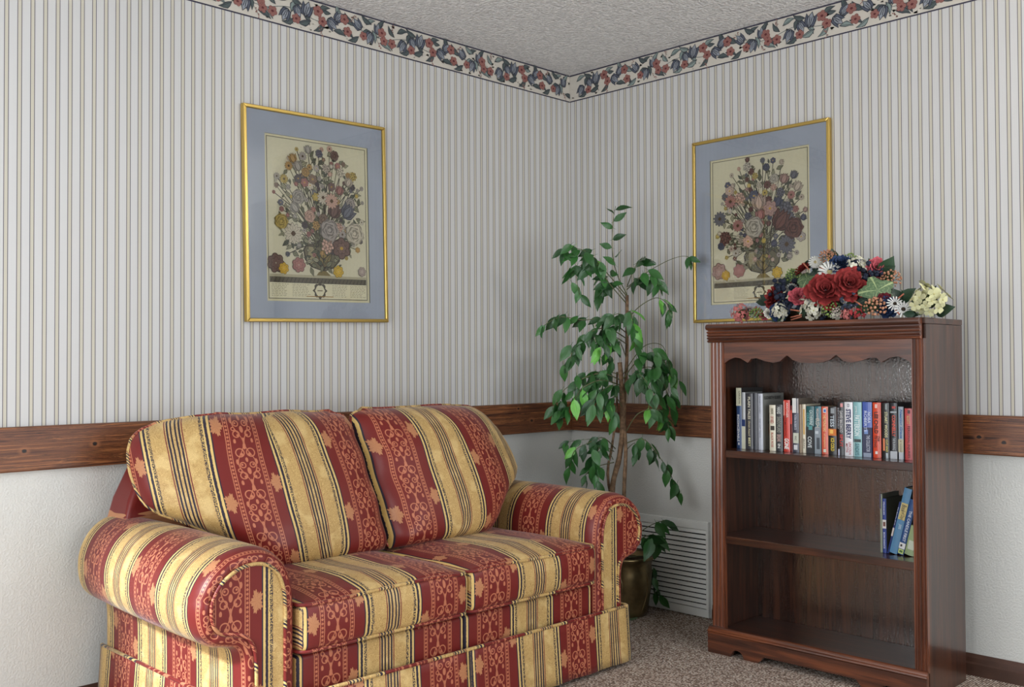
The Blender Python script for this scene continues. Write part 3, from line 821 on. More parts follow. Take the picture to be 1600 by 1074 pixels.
# rolled arms: profile (outward a, height z), a = 0 at the inner face
aprof = [(0, .20), (0, .30), (0, .38), (0, .44), (.006, .50), (.030, .556), (.075, .594), (.130, .606), (.190, .596), (.245, .562), (.280, .510), (.288, .455), (.274, .404), (.240, .372), (.200, .360), (.176, .352), (.166, .325), (.164, .27), (.164, .20)]
AP = [(p.x, p.y) for p in catmull([(a, z, 0) for a, z in aprof], 5)]
def offset(prof, d):
    out = []; N = len(prof)
    for i, p in enumerate(prof):
        q0, q1 = prof[max(i-1, 0)], prof[min(i+1, N-1)]
        tx, tz = q1[0]-q0[0], q1[1]-q0[1]; L = math.hypot(tx, tz) or 1
        # inward normal (profile runs up the inside, over the top, down the outside)
        out.append((p[0]+tz/L*d, p[1]-tx/L*d))
    return out
def arm(sg):
    root_x = SX+sg*.596
    def P(q, y): return Vector((root_x+sg*q[0], y, q[1]))
    secs = [(-.065, 0.012, 0), (-.085, 0.002, .02)]
    for k in range(15): y = -.10-.74*k/14; secs.append((y, -.004*math.sin(k/14*PI), -y-.065))
    secs += [(-.862, .001, .800), (-.882, .006, .822), (-.897, .014, .842), (-.904, .026, .858), (-.900, .040, .875)]
    arc = [0]
    for p, q in zip(AP, AP[1:]): arc.append(arc[-1]+math.hypot(q[0]-p[0], q[1]-p[1]))
    b = MB(); vs = []; uvs = []; nP = len(AP); g0 = .795
    for (y, off, s) in secs:
        pr = offset(AP, off)
        for i, q in enumerate(pr):
            pk = 0
            if y < -.85:                                     # small gathers where the fabric turns in
                for ga in (.42, .55, .68, .80): pk += .006*math.exp(-((arc[i]-ga)/.007)**2)
            fl_ = .80+.20*min(1, max(0, (-y-.06)/.75)); q = (q[0] if q[0] < .164 else .164+(q[0]-.164)*(.45+.55*fl_/1.0)*(fl_ if fl_ < 1 else 1)/1.0, q[1])
            vs.append(P(q, y+pk)); uvs.append((.1022+(s-g0)*1.06, arc[i]))
    fs = []
    for j in range(len(secs)-1):
        for i in range(nP-1):
            q = (j*nP+i, j*nP+i+1, (j+1)*nP+i+1, (j+1)*nP+i); fs.append(q if sg > 0 else q[::-1])
    b.add(vs, fs, uvs)
    o = b.build('arm', FB, sofa, True, normals=True)
    pin = offset(AP, .040); N = len(pin)
    vs = [P(q, -.9015) for q in pin]; cen = []
    x_gold = -2.19 if sg < 0 else -.765
    uo = (lambda v: (v.x-x_gold-.1022, v.z)) if sg < 0 else (lambda v: (v.x-x_gold+.1022, v.z+.06))
    b = MB(); b.add(vs, [tuple(range(N)) if sg > 0 else tuple(range(N-1, -1, -1))], [uo(v) for v in vs])
    pn = b.build('arm_panel', FB, o)
    t = MB(); t.tube([P(q, -.9040) for q in pin], .0050, 7, uvf=lambda v: (v.x+v.z*1.3, v.z)); t.build('piping', FB, o, True)
    b = MB(); rp = [(q[0] if q[0] < .164 else .164+(q[0]-.164)*.712, q[1]) for q in offset(AP, .012)]; vs = [P(q, -.066) for q in rp]; b.add(vs, [tuple(range(len(vs)))], [(v.x, v.z) for v in vs]); b.build('arm_rear', FB, o)
    return o
arm(-1); arm(1)
# front rail
b = MB()
def rail_uv(p, ax, sg): return (usplit(p.x), p.z-.44)
for x0, x1 in ((-2.082, SX), (SX, -.892)):
    rounded_box(b, (x0, -.892, .19), (x1, -.40, .301), .012, lambda p, ax, sg, c=(x0+x1)/2: (p.x-(SX-.2965 if c < SX else SX+.2965), p.z-.44), None, 16)
b.build('front_rail', FB, sofa, True)
# skirt
b = MB(); XL, XR, YF, YB = -2.252, -.722, -.914, -.062; g0 = .795
def skirt_run(p0, p1, uf, nrm, nn):
    def fn(i, j):
        p = p0.lerp(p1, i); z = ZS*(1-j)+.014*j
        fl = .012*j+.0035*math.sin(i*nn*1.1)*j
        return Vector((p.x+nrm[0]*fl, p.y+nrm[1]*fl, z)), (uf(p), z-.44)
    b.grid(fn, nn, 6)
skirt_run(Vector((XL, YB, 0)), Vector((XL, YF, 0)), lambda p: .1022+(-p.y-.065-g0)*1.06, (-1, 0), 26)
skirt_run(Vector((XL, YF, 0)), Vector((SX, YF, 0)), lambda p: p.x-(SX-.2965), (0, -1), 26)
skirt_run(Vector((SX, YF, 0)), Vector((XR, YF, 0)), lambda p: p.x-(SX+.2965), (0, -1), 26)
skirt_run(Vector((XR, YF, 0)), Vector((XR, YB, 0)), lambda p: .1022+(-p.y-.065-g0), (1, 0), 26)
sk = b.build('skirt', FB, sofa, True, auto=True); s_ = sk.modifiers.new('cloth', 'SOLIDIFY'); s_.thickness = .004; s_.offset = -1
t = MB(); t.tube([(XL, YB, ZS), (XL, -.5, ZS), (XL, YF+.012, ZS), (XL+.004, YF+.002, ZS), (XL+.014, YF-.002, ZS)]+[(XL+.014+(XR-XL-.028)*k/30, YF-.002, ZS) for k in range(1, 31)]+[(XR-.004, YF+.002, ZS), (XR, YF+.012, ZS), (XR, -.5, ZS), (XR, YB, ZS)], .0055, 7, uvf=lambda v: (v.x+.4*v.y, v.y*.2))
t.build('piping', FB, sk, True)
b = MB(); b.box(XL+.02, XR-.02, YF+.03, YB-.0, .03, .20); b.build('skirt_light_block', M['dark'], sofa)  # unseen dark box added to block light behind the skirt

# ------------------------------------------------------------------ bookcase
bc = thing('bookcase', 'dark mahogany open bookcase with scalloped valance against the right wall', 'bookcase', (-.24, -1.447, 0))
BF, BB, BL, BR, BT = -.392, -.088, -1.049, -1.848, 1.212      # front x, back x, left y, right y, top z
for y0, y1 in ((BL-.020, BL), (BR, BR+.020)):
    MB().box(BF+.012, BB, y0, y1, 0.0, BT-.02).build('side_panel', M['cab'], bc, bevel=.002)
MB().box(-.116, -.110, BR+.02, BL-.02, .06, BT-.03).build('back_panel', M['cab_back'], bc)
MB().box(BF+.004, BB, BR-.001, BL+.001, BT-.0195, BT).build('top_board', M['cab_h'], bc, bevel=.0025)
# crown: stacked reeds
cp = [(0, 0), (-.012, 0), (-.017, .003), (-.018, .006), (-.015, .0085), (-.0085, .0095), (-.0085, .0108), (-.017, .0125), (-.020, .0155), (-.018, .019), (-.0095, .0202), (-.0095, .0215), (-.018, .0232), (-.021, .0265), (-.019, .030), (-.0105, .0312), (-.0105, .0325), (-.019, .0342), (-.022, .0375), (-.020, .041), (-.0115, .0422), (-.0115, .0445), (-.024, .047), (-.0285, .051), (-.030, .057), (-.028, .063), (-.022, .0675), (0, .0675)]
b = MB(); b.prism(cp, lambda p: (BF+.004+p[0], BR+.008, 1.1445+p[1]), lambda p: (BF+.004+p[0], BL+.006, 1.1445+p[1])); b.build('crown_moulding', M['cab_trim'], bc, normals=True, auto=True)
# fluted stiles
def stile(y0, y1):
    w = y1-y0; pts = [(0, 0)]; n = 3; x = .008
    pts = [(y0, BF+.014), (y0, BF)]
    for k in range(n):
        c0 = y0+w*(.22+.28*k)
        pts += [(c0-.006, BF), (c0-.004, BF+.0035), (c0+.000, BF+.005), (c0+.004, BF+.0035), (c0+.006, BF)]
    pts += [(y1, BF), (y1, BF+.014)]
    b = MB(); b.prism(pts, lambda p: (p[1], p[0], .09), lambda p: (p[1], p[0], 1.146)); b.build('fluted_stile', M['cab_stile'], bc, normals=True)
stile(BL-.055, BL); stile(BR, BR+.042)
# valance
vl, vr = BL-.055, BR+.042; Wv = vl-vr
ctrl = [(0, 1.066), (.03, 1.080), (.065, 1.089), (.10, 1.086), (.142, 1.070), (.146, 1.070), (.165, 1.084), (.195, 1.086), (.24, 1.076), (.29, 1.069), (.33, 1.074), (.365, 1.094), (.372, 1.094), (.40, 1.079), (.44, 1.070), (.50, 1.067),
        (.56, 1.070), (.60, 1.079), (.628, 1.094), (.635, 1.094), (.67, 1.074), (.71, 1.069), (.76, 1.076), (.805, 1.086), (.835, 1.084), (.854, 1.070), (.858, 1.070), (.90, 1.086), (.935, 1.089), (.97, 1.080), (1, 1.066)]
poly = [(t, z) for t, z in ctrl]+[(1, 1.146), (0, 1.146)]
b = MB(); nS = len(ctrl)
for k in range(nS-1):
    (t0, z0), (t1, z1) = ctrl[k], ctrl[k+1]
    q = [(t0, z0), (t1, z1), (t1, 1.146), (t0, 1.146)]; f0 = [(BF+.003, vl-t*Wv, z) for t, z in q]; f1 = [(BF+.016, vl-t*Wv, z) for t, z in q]
    b.add(f0+f1, [(0, 1, 2, 3), (7, 6, 5, 4), (0, 4, 5, 1)])
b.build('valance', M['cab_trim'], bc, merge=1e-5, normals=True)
for z in (.748, .432):
    MB().box(BF+.008, -.1165, BR+.021, BL-.021, z-.027, z).build('shelf', M['cab_h'], bc, bevel=.002)
MB().box(BF+.008, -.1165, BR+.021, BL-.021, .065, .086).build('bottom_shelf', M['cab_h'], bc, bevel=.002)
# plinth with bracket-foot cut-outs
pl_, pr_ = BL+.013, BR-.000; Wp = pl_-pr_
def plinth_low(t):
    d = min(t, Wp-t)
    if d < .098: return 0.0
    if d < .152: return math.sqrt(max(0, .027**2-(d-.125)**2))
    if d < .205: return 0.0+.000
    if d < .240: return .026*(1-math.cos((d-.205)/.035*PI))/2
    return .026
b = MB(); K = 240
for k in range(K):
    t0, t1 = Wp*k/K, Wp*(k+1)/K; z0, z1 = plinth_low(t0+1e-6), plinth_low(t1-1e-6)
    q = [(t0, z0), (t1, z1), (t1, .074), (t0, .074)]; f0 = [(BF-.014, pl_-t, z) for t, z in q]; f1 = [(BF+.004, pl_-t, z) for t, z in q]
    fc = [(0, 1, 2, 3), (7, 6, 5, 4), (0, 4, 5, 1)]
    if k == 0: fc.append((0, 3, 7, 4))
    if k == K-1: fc.append((1, 5, 6, 2))
    b.add(f0+f1, fc)
b.box(BF, -.30, pl_-.016, pl_, 0, .074); b.box(BF-.014, BF+.004, pl_-.016, pl_, 0.0, .0005)
b.build('plinth', M['cab_trim'], bc, merge=1e-5, normals=True)
mp = [(0, 0), (-.016, 0), (-.019, .004), (-.017, .009), (-.013, .011), (-.012, .015), (-.009, .020), (-.004, .0225), (0, .0225)]
b = MB(); b.prism(mp, lambda p: (BF+.004+p[0], pr_, .0735+p[1]), lambda p: (BF+.004+p[0], pl_+.001, .0735+p[1])); b.build('plinth_moulding', M['cab_trim'], bc, normals=True, auto=True)
MB().box(BF+.02, -.13, BR+.03, BL-.03, .03, .06).build('plinth_block', M['dark'], bc)

# ------------------------------------------------------------------ books
def text_mesh(body, bold=0.0, shear=0.0):
    cu_ = bpy.data.curves.new('lettering', 'FONT'); cu_.body = body; cu_.offset = bold; cu_.shear = shear; cu_.resolution_u = 2
    o = bpy.data.objects.new('lettering', cu_); COL.objects.link(o)
    me = bpy.data.meshes.new_from_object(o)
    bpy.data.objects.remove(o, do_unlink=True); bpy.data.curves.remove(cu_)
    return me
LET = {}
def ink(c):
    if c not in LET:
        LET[c] = plain('printed_lettering_%d_%d_%d' % c, C(*c), 0.45)
    return LET[c]
def lettering(parent, frame, body, s0, s1, w0, w1, col, bold=0.02, shear=0.0, name='title'):
    """frame(s, w) -> point: s down the spine (0 top .. 1 foot), w across it (0 left .. 1 right)"""
    me = text_mesh(body, bold, shear)
    if not me.vertices: return
    xs = [v.co.x for v in me.vertices]; ys = [v.co.y for v in me.vertices]
    x0, x1, y0, y1 = min(xs), max(xs), min(ys), max(ys)
    for v in me.vertices:
        s = s0+(s1-s0)*(v.co.x-x0)/(x1-x0 or 1); w = w0+(w1-w0)*(v.co.y-y0)/(y1-y0 or 1)
        v.co = frame(s, w)
    me.materials.clear(); me.materials.append(ink(col).m); me.update()
    obj(name, me, parent)
def book(label, yl, yr, z0, z1, xs, depth, spine, cover, texts=(), blocks=(), lean=0.0, side=None, paper=None):
    """upright book, spine towards the room (-x); yl > yr.  lean rotates it about its lower left edge"""
    root = thing('book', label, 'book', (xs, (yl+yr)/2, z0), 'books in the bookcase')
    piv = Vector((xs, yr, z0)); rot = Matrix.Translation(piv) @ Matrix.Rotation(lean, 4, 'X') @ Matrix.Translation(-piv)
    t = min(.0016, (yl-yr)*.14); r = .0025
    b = MB(); S = C(*spine); K = C(*cover)
    n = 5; prof = []
    for k in range(n+1):
        a = k/n; prof.append((yl+(yr-yl)*a, xs+.0022*(2*a-1)**2))
    for (p, q) in zip(prof, prof[1:]):
        b.add([rot @ Vector(v) for v in ((p[1], p[0], z0), (q[1], q[0], z0), (q[1], q[0], z1), (p[1], p[0], z1))], [(0, 1, 2, 3)], None, S)
        b.add([rot @ Vector(v) for v in ((p[1]+t, p[0], z0), (q[1]+t, q[0], z0), (q[1]+t, q[0], z1), (p[1]+t, p[0], z1))], [(3, 2, 1, 0)], None, S)
        b.add([rot @ Vector(v) for v in ((p[1], p[0], z1), (q[1], q[0], z1), (q[1]+t, q[0], z1), (p[1]+t, p[0], z1))], [(0, 1, 2, 3)], None, S)
    b.box(xs+.0022, xs+depth, yl-t, yl, z0, z1, K, 0, rot); b.box(xs+.0022, xs+depth, yr, yr+t, z0, z1, C(*(side or cover)), 0, rot)
    b.build('cover', M['book'], root)
    MB().box(xs+.003, xs+depth-.003, yr+t, yl-t, z0+.001, z1-.003, (1, 1, 1, 1), 0, rot).build('pages', M['pages'], root)
    def frame(s, w, d=.0010): return rot @ Vector((xs-d, yl+(yr-yl)*w, z1+(z0-z1)*s))
    for kb, (s0, s1, w0, w1, c) in enumerate(blocks):
        dd = .0003+.0001*kb; bb = MB()
        bb.add([frame(s0, w0, dd), frame(s1, w0, dd), frame(s1, w1, dd), frame(s0, w1, dd)], [(0, 1, 2, 3)], None, C(*c))
        bb.build('spine_print', M['book'], root)
    # text reads down the spine: letter tops point to the viewer's right
    for tx in texts:
        body, s0, s1, w0, w1, c = tx[:6]
        lettering(root, frame, body, s0, s1, w0, w1, c, *(tx[6:]))
    return root
XS = -.305
def zx(a): return 1130+.19375*a
def zy(a): return 590+.19375*a
SH1, SH2 = .748, .432
def shelf_book(label, a0, a1, top, spine, cover=None, texts=(), blocks=(), depth=.108, side=None, xs=XS):
    p0 = at(zx(a0), zy(top), 0, xs); p1 = at(zx(a1), zy(top), 0, xs)
    return book(label, p0.y, p1.y+.0004, SH1+.0005, p0.z, xs, depth, spine, cover or spine, texts, blocks, 0, side)
WH, BK, NV = (236, 234, 228), (22, 22, 26), (34, 44, 92)
shelf_book('tall book with cream over navy spine, first on the upper shelf', 104, 146, 84, (44, 70, 112), (60, 58, 58), [('INCONCEIVABLE', .44, .88, .2, .62, WH, .012), ('CAROLYN', .05, .26, .5, .8, (70, 66, 56))], [(0, .295, 0, 1, (206, 204, 178)), (.90, .94, .3, .6, (200, 200, 200))], .15, (40, 38, 38))
shelf_book('thin grey book with navy label and cream foot beside the navy spined one', 148, 176, 120, (176, 178, 180), (150, 150, 150), (), [(.48, .60, 0, 1, (40, 58, 104)), (.60, 1, 0, 1, (206, 204, 182))], .12)
shelf_book('charcoal book with cream lettering near the left end of the upper shelf', 180, 236, 130, (62, 62, 66), (40, 40, 44), [('PLAIN TALES', .06, .46, .34, .7, (226, 220, 196), .012), ('Omen Award', .49, .76, .38, .66, (206, 196, 160), .01, .2), ('BEST', .79, .95, .38, .68, (226, 220, 170), .02)], (), .15)
shelf_book('plain dark slate book squeezed beside the pale grey spine', 238, 274, 126, (52, 54, 62), (44, 46, 52), (), [(.0, 1, .42, .56, (104, 108, 116))], .15)
gb = shelf_book('pale silvery spined book with spectacles and a shoe on its grey cover', 278, 316, 130, (188, 192, 202), (150, 150, 144), [('ELIZABETH GILBERT', .05, .36, .35, .6, (112, 116, 128)), ('THE LAST THING', .44, .78, .35, .6, (112, 116, 128))], (), .150, (146, 146, 140))
# print on the visible cover of that book
p = at(zx(316), zy(130), 0, XS); yr_ = p.y-.0008; zt_ = p.z; f = Flat(lambda s, z, d: Vector((XS+s, yr_-d, z)), 2e-5)
gx = .052
f.line([(gx+.012*math.cos(a), zt_-.085+.014*math.sin(a)) for a in [k/14*2*PI for k in range(15)]], .003, C(30, 30, 30)); f.line([(gx+.0, zt_-.095), (gx-.014, zt_-.112)], .003, C(30, 30, 30))
f.blob(gx+.004, zt_-.135, .017, C(156, 84, 46), 14, .05, 3, 0, 1.5); f.blob(gx+.008, zt_-.132, .009, C(200, 186, 168), 12, .05, 3, 0, 1.6)
f.b.build('cover_print', M['book'], gb)
lettering(gb, lambda s, w: Vector((XS+.012+(.118*s), yr_-.0003, zt_-.022+.012*w)), 'ELIZABETH GILBERT', 0, 1, 0, 1, (58, 58, 58), .012, 0, 'cover_lettering')
shelf_book('cream paperback with red lettering in front of the spectacles cover', 370, 419, 222, (224, 218, 196), None, [('DEIRDRE', .07, .2, .3, .7, (110, 100, 80)), ('OF RED', .24, .40, .25, .75, (170, 70, 60)), ('BLACK ROSE', .60, .92, .32, .68, (170, 80, 66))], [(.455, .55, .2, .85, (60, 56, 50))])
shelf_book('charcoal paperback with pale stacked lettering beside the cream one', 422, 476, 218, (58, 62, 66), (60, 62, 62), [('HANS', .05, .2, .2, .8, (200, 204, 200)), ('SHADOWLAND', .26, .60, .2, .8, (150, 152, 140)), ('BREAK', .64, .80, .2, .8, (190, 160, 150)), ('IN', .84, .93, .3, .7, (220, 220, 214))])
shelf_book('bright red paperback with large white word at its foot', 484, 536, 182, (206, 62, 50), (70, 40, 40), [('GONE', .74, .95, .14, .86, WH, .035, .12), ('ANOTHER', .05, .34, .45, .8, (240, 214, 206), .012), ('PERMISSION', .30, .70, .15, .48, (120, 30, 30), .012)], [(.02, .30, .04, .20, (234, 170, 160))])
shelf_book('very thin red and black paperback between red and white spines', 541, 555, 226, (120, 36, 36), (30, 26, 28), (), [(.1, .4, 0, 1, (206, 70, 56))])
shelf_book('white topped slate spined library book with pale call label', 557, 607, 168, (66, 68, 82), (90, 84, 78), [('NORA ROBERTS', .30, .58, .3, .7, (190, 194, 206)), ('FIC', .70, .78, .35, .65, (90, 90, 86))], [(0, .27, 0, .62, (226, 226, 222)), (0, .27, .80, 1, (190, 186, 184)), (.64, .83, .1, 1, (204, 208, 190)), (.86, .95, .2, .8, (220, 220, 222))], .10, (120, 108, 96))
shelf_book('thin tan paperback half hidden after the library book', 609, 631, 218, (150, 130, 108), None, (), (), .10)
shelf_book('thin cream paperback with an ochre stripe before the teal spines', 634, 663, 217, (222, 212, 190), None, [('JEAN', .7, .9, .3, .7, (60, 50, 40))], [(.10, .62, .35, .75, (208, 160, 80))])
shelf_book('dark teal paperback fading to black with looping lettering', 668, 731, 232, (34, 92, 96), (60, 54, 44), [('CATHERINE', .08, .40, .45, .85, (196, 216, 214), .012, .2), ('COULTER', .14, .44, .08, .42, (110, 176, 176), .012, .2), ('COVE', .64, .88, .2, .7, (220, 226, 226), .012)], [(.42, 1, 0, 1, (40, 44, 48)), (.42, .5, .3, .8, (80, 150, 150))])
shelf_book('teal and grey paperback with a misty lower half', 735, 787, 232, (44, 104, 118), (56, 60, 60), [('MEGHAN', .05, .26, .3, .7, (220, 208, 200), .01), ('IRISH', .26, .44, .2, .8, (212, 204, 190), .015)], [(.44, 1, 0, 1, (140, 150, 158)), (.66, .9, .3, .8, (70, 78, 86)), (.52, .58, .1, .6, (196, 204, 210))])
shelf_book('salmon orange paperback in the middle of the upper shelf', 790, 842, 235, (216, 98, 74), (210, 180, 140), [('THE MONSTERS', .16, .52, .3, .75, (240, 210, 150), .012), ('of templeton', .56, .86, .35, .65, (236, 196, 140))], [(.035, .13, .3, .78, (226, 226, 220)), (.06, .115, .4, .72, (60, 110, 190)), (.89, .955, .3, .72, (226, 220, 200))])
shelf_book('black paperback with orange flame patch and yellow lettering', 847, 911, 235, (30, 30, 34), (30, 28, 30), [('TESS', .18, .42, .25, .75, (196, 206, 214), .02), ('ICE COLD', .65, .92, .3, .75, (224, 196, 60), .03)], [(.03, .14, .3, .8, (150, 156, 160)), (.46, .60, 0, 1, (214, 120, 50)), (.48, .56, .2, .6, (240, 190, 90))], .108, (120, 60, 34))
shelf_book('black paperback with red and white lettering, left of the white spine', 918, 971, 200, (34, 34, 38), (30, 30, 34), [('DAVID BALDACCI', .16, .56, .4, .85, (206, 204, 204), .012), ('SPLIT', .60, .84, .4, .85, (206, 66, 62), .02), ('SECOND', .10, .5, .05, .32, (150, 150, 156))], [(.02, .09, .5, .9, (220, 150, 150)), (.88, 1, .1, .35, (196, 200, 220))])
shelf_book('white paperback with bold navy author lettering', 975, 1042, 198, (230, 230, 234), (190, 196, 206), [('STEVE BERRY', .13, .68, .22, .82, (38, 44, 92), .035), ('LINCOLN', .74, .97, .52, .84, (176, 60, 70), .012), ('MYTH', .77, .93, .16, .42, (176, 60, 70), .012)], [(.035, .09, .38, .62, (90, 96, 110)), (.045, .08, .44, .56, (230, 230, 234))])
shelf_book('pale aqua paperback right of the white spine', 1047, 1114, 198, (138, 188, 192), (100, 140, 146), [('JAMES', .07, .22, .2, .5, (220, 236, 236), .012), ('PATTERSON', .24, .62, .15, .8, (232, 242, 242), .02), ('SUNDAYS', .76, .97, .2, .72, (62, 104, 112), .015)], [(.68, .735, .1, .9, (60, 70, 70)), (.74, 1, .0, .14, (180, 208, 206))])
shelf_book('blue paperback with pale lettering and dark lower half', 1120, 1197, 198, (70, 96, 176), (40, 46, 70), [('NORA', .18, .38, .56, .9, (206, 216, 240), .015), ('ROBERTS', .16, .54, .2, .5, (206, 216, 240), .015), ('THE COLLECTOR', .60, .90, .42, .8, (196, 202, 216), .01)], [(.46, 1, 0, 1, (46, 52, 84)), (.50, .58, .2, .6, (120, 150, 206)), (.92, 1, .1, .9, (150, 160, 180))])
shelf_book('glossy red orange paperback with bold black lettering', 1203, 1269, 202, (222, 72, 40), (150, 40, 30), [('LEE CHILD', .17, .56, .2, .68, (30, 22, 22), .025), ('DIE', .61, .70, .55, .85, (40, 24, 24), .01), ('TRYING', .59, .81, .16, .48, (40, 24, 24), .01)], [(.03, .10, .3, .6, (240, 200, 190)), (.88, .93, .3, .6, (240, 226, 220)), (.0, 1, .80, .86, (240, 150, 120))])
shelf_book('black paperback with cream lettering and orange tab', 1276, 1336, 205, (28, 30, 34), (24, 24, 26), [('STUART WOODS', .16, .62, .42, .82, (226, 220, 170), .02), ('CUT AND', .66, .88, .55, .85, (220, 206, 90), .012)], [(.64, .86, .16, .42, (232, 130, 80)), (.02, .12, .5, .8, (150, 160, 160)), (.9, 1, .55, .85, (190, 200, 206))])
shelf_book('black paperback with red orange lettering and white foot', 1343, 1401, 205, (36, 40, 46), (26, 26, 30), [('CONNELLY', .22, .60, .3, .8, (230, 88, 66), .025), ('THE BURNING', .62, .84, .35, .75, (190, 196, 200), .012)], [(.06, .10, .3, .8, (196, 66, 60)), (.15, .18, .05, .95, (170, 180, 186)), (.86, 1, 0, 1, (200, 204, 210))])
shelf_book('slim pale blue grey paperback with blue script lettering', 1409, 1452, 236, (168, 184, 196), (36, 36, 40), [('Nearing Grace', .05, .60, .25, .8, (52, 112, 178), .03, .25), ('a novel', .64, .86, .35, .7, (120, 110, 90), .01)], [(.62, .86, 0, 1, (206, 200, 170)), (.86, 1, .1, .9, (210, 214, 220))])
shelf_book('coral red paperback, last on the right of the upper shelf', 1461, 1523, 250, (206, 82, 84), (190, 60, 60), [('PERSONAL INJURIES', .34, .96, .3, .72, (84, 30, 34), .012), ('SCOTT', .14, .3, .3, .7, (226, 200, 130), .015)], [(.03, .10, .4, .75, (90, 40, 44))])

# the little group leaning in the corner of the middle shelf
def cx_(a): return 1340+.14888*a
def cy_(a): return 740+.14888*a
XM = -.30
def mid_book(label, a0, a1, hgt, spine, cover, texts=(), blocks=(), lean=0.0, depth=.12, side=None):
    p0 = at(cx_(a0), cy_(800), 0, XM); p1 = at(cx_(a1), cy_(800), 0, XM); w = (p0.y-p1.y)*math.cos(lean)
    return book(label, p1.y+w, p1.y, SH2+.0008, SH2+hgt, XM, depth, spine, cover, texts, blocks, lean, side)
mid_book('thin grey green book standing first in the middle shelf group', 236, 261, .196, (140, 146, 128), (120, 124, 110), (), [(0, .25, 0, .6, (70, 66, 90))], .0, .13)
mid_book('slim royal blue book upright with a white band on its spine', 264, 303, .182, (44, 66, 140), (66, 70, 52), [('FRANCES', .06, .3, .3, .65, (210, 216, 236)), ('BON DANCE', .62, .92, .25, .7, (210, 216, 236), .012)], [(.39, .55, 0, 1, (214, 212, 206)), (.43, .51, .2, .8, (110, 70, 60))], .0, .13, (70, 74, 56))
tilt_ = R(14)
mid_book('thin dark blue book leaning against the thick pale blue one', 306, 324, .180, (40, 58, 124), (190, 188, 180), [('READ', .1, .45, .3, .7, (200, 206, 226))], [(.5, .66, 0, 1, (214, 206, 200))], tilt_, .13)
mid_book('thick pale blue book leaning with a gold label', 326, 408, .226, (88, 140, 180), (84, 130, 168), [('Book', .25, .36, .25, .85, (70, 70, 60), .015, .2), ('of Days', .36, .48, .25, .85, (70, 70, 60), .01, .2), ('poems', .55, .62, .3, .8, (180, 200, 214))], [(.225, .48, .12, .97, (212, 192, 124))], tilt_, .14)
mid_book('navy book leaning with white and round green stickers', 411, 478, .190, (42, 84, 140), (40, 76, 130), [('THE CANDLE FIRST', .2, .76, .35, .8, (206, 216, 230), .02)], [(.79, .895, .02, .98, (226, 228, 228)), (.82, .86, .2, .5, (40, 40, 50)), (.905, .985, .1, .9, (204, 220, 130)), (.925, .965, .25, .75, (80, 120, 60))], tilt_, .13)
mid_book('pale green book leaning at the far right of the middle shelf', 482, 580, .100, (156, 176, 130), (150, 168, 126), (), [(.5, .8, .2, .9, (206, 214, 196))], tilt_, .12)

# ------------------------------------------------------------------ ficus
POT = Vector((-.186, -.460, 0))
fic = thing('potted_ficus', 'tall artificial ficus in a brass pot standing in the corner', 'plant', POT)
b = MB(); pp = [(r_, z_*.86) for r_, z_ in [(0, 0), (.090, 0), (.100, .006), (.104, .03), (.112, .09), (.120, .16), (.122, .215), (.119, .25), (.124, .270), (.140, .284), (.143, .291), (.138, .296), (.118, .284), (.108, .262), (0, .262)]]
b.lathe(pp, 40, c=POT); pot = b.build('pot', M['pot'], fic, True, normals=True)
b = MB()
for k in range(6):                              # embossed ribs on the pot
    a0 = k*PI/3+.3
    b.tube([POT+Vector(((interp(z, [(0, .1), (.09, .113), (.16, .121), (.25, .119)]))*math.cos(a0+.35*math.sin(z*13)), (interp(z, [(0, .1), (.09, .113), (.16, .121), (.25, .119)]))*math.sin(a0+.35*math.sin(z*13)), z)) for z in [.02+.018*i for i in range(11)]], [.002+.004*math.sin(PI*i/10) for i in range(11)], 6)
b.build('embossed_rib', M['pot'], pot, True)
b = MB(); b.grid(lambda i, j: (POT+Vector((.112*j*math.cos(2*PI*i), .112*j*math.sin(2*PI*i), .228+.012*noise.noise(Vector((j*math.cos(2*PI*i)*4, j*math.sin(2*PI*i)*4, 0)))+.012*(1-j))), (i, j)), 24, 5); b.build('moss', M['soil'], pot, True)
cpl = Vector((cf.x, cf.y, 0)).normalized()
PDEP = (POT-CAM).dot(cpl)-.06
def fp(zx_, zy_, dep=0.0):
    """point of the plant seen at (zx_, zy_) in a 700 px wide crop of it, dep metres behind the stem's own plane"""
    px, py = 820+.42857*zx_, 320+.42857*zy_
    d = cf + (px-W/2)/FPX*cr - (py-H/2)/FPX*cu
    return CAM + d*((PDEP+dep)/d.dot(cpl))
def keep_in(p):
    return Vector((min(p.x, -.055), min(p.y, -.05), p.z))
def stemtube(name, pts, r0, r1, mat, n=7, sub=5):
    q = catmull([keep_in(p) for p in pts], sub); N = len(q)
    bb = MB(); bb.tube(q, [(r0+(r1-r0)*i/(N-1))*(1+.12*noise.noise(p*60)) for i, p in enumerate(q)], n)
    bb.build(name, mat, fic, True); return q
base = POT+Vector((0, 0, .22))
stemtube('trunk', [base+Vector((.0, .02, 0)), fp(318, 1060), fp(345, 920), fp(357, 800), fp(352, 650), fp(346, 575)], .0125, .0100, M['bark'], 9)
stemtube('trunk', [base+Vector((-.02, -.02, 0)), fp(362, 1050, -.02), fp(368, 900, -.03), fp(362, 760, .02), fp(372, 560, .02), fp(373, 330, .02)], .0090, .0068, M['bark'], 8)
stemtube('trunk', [base+Vector((.03, .0, 0)), fp(305, 1020, .02), fp(318, 880, .02), fp(334, 760, .03), fp(336, 610, .04)], .0065, .0045, M['bark'], 7)
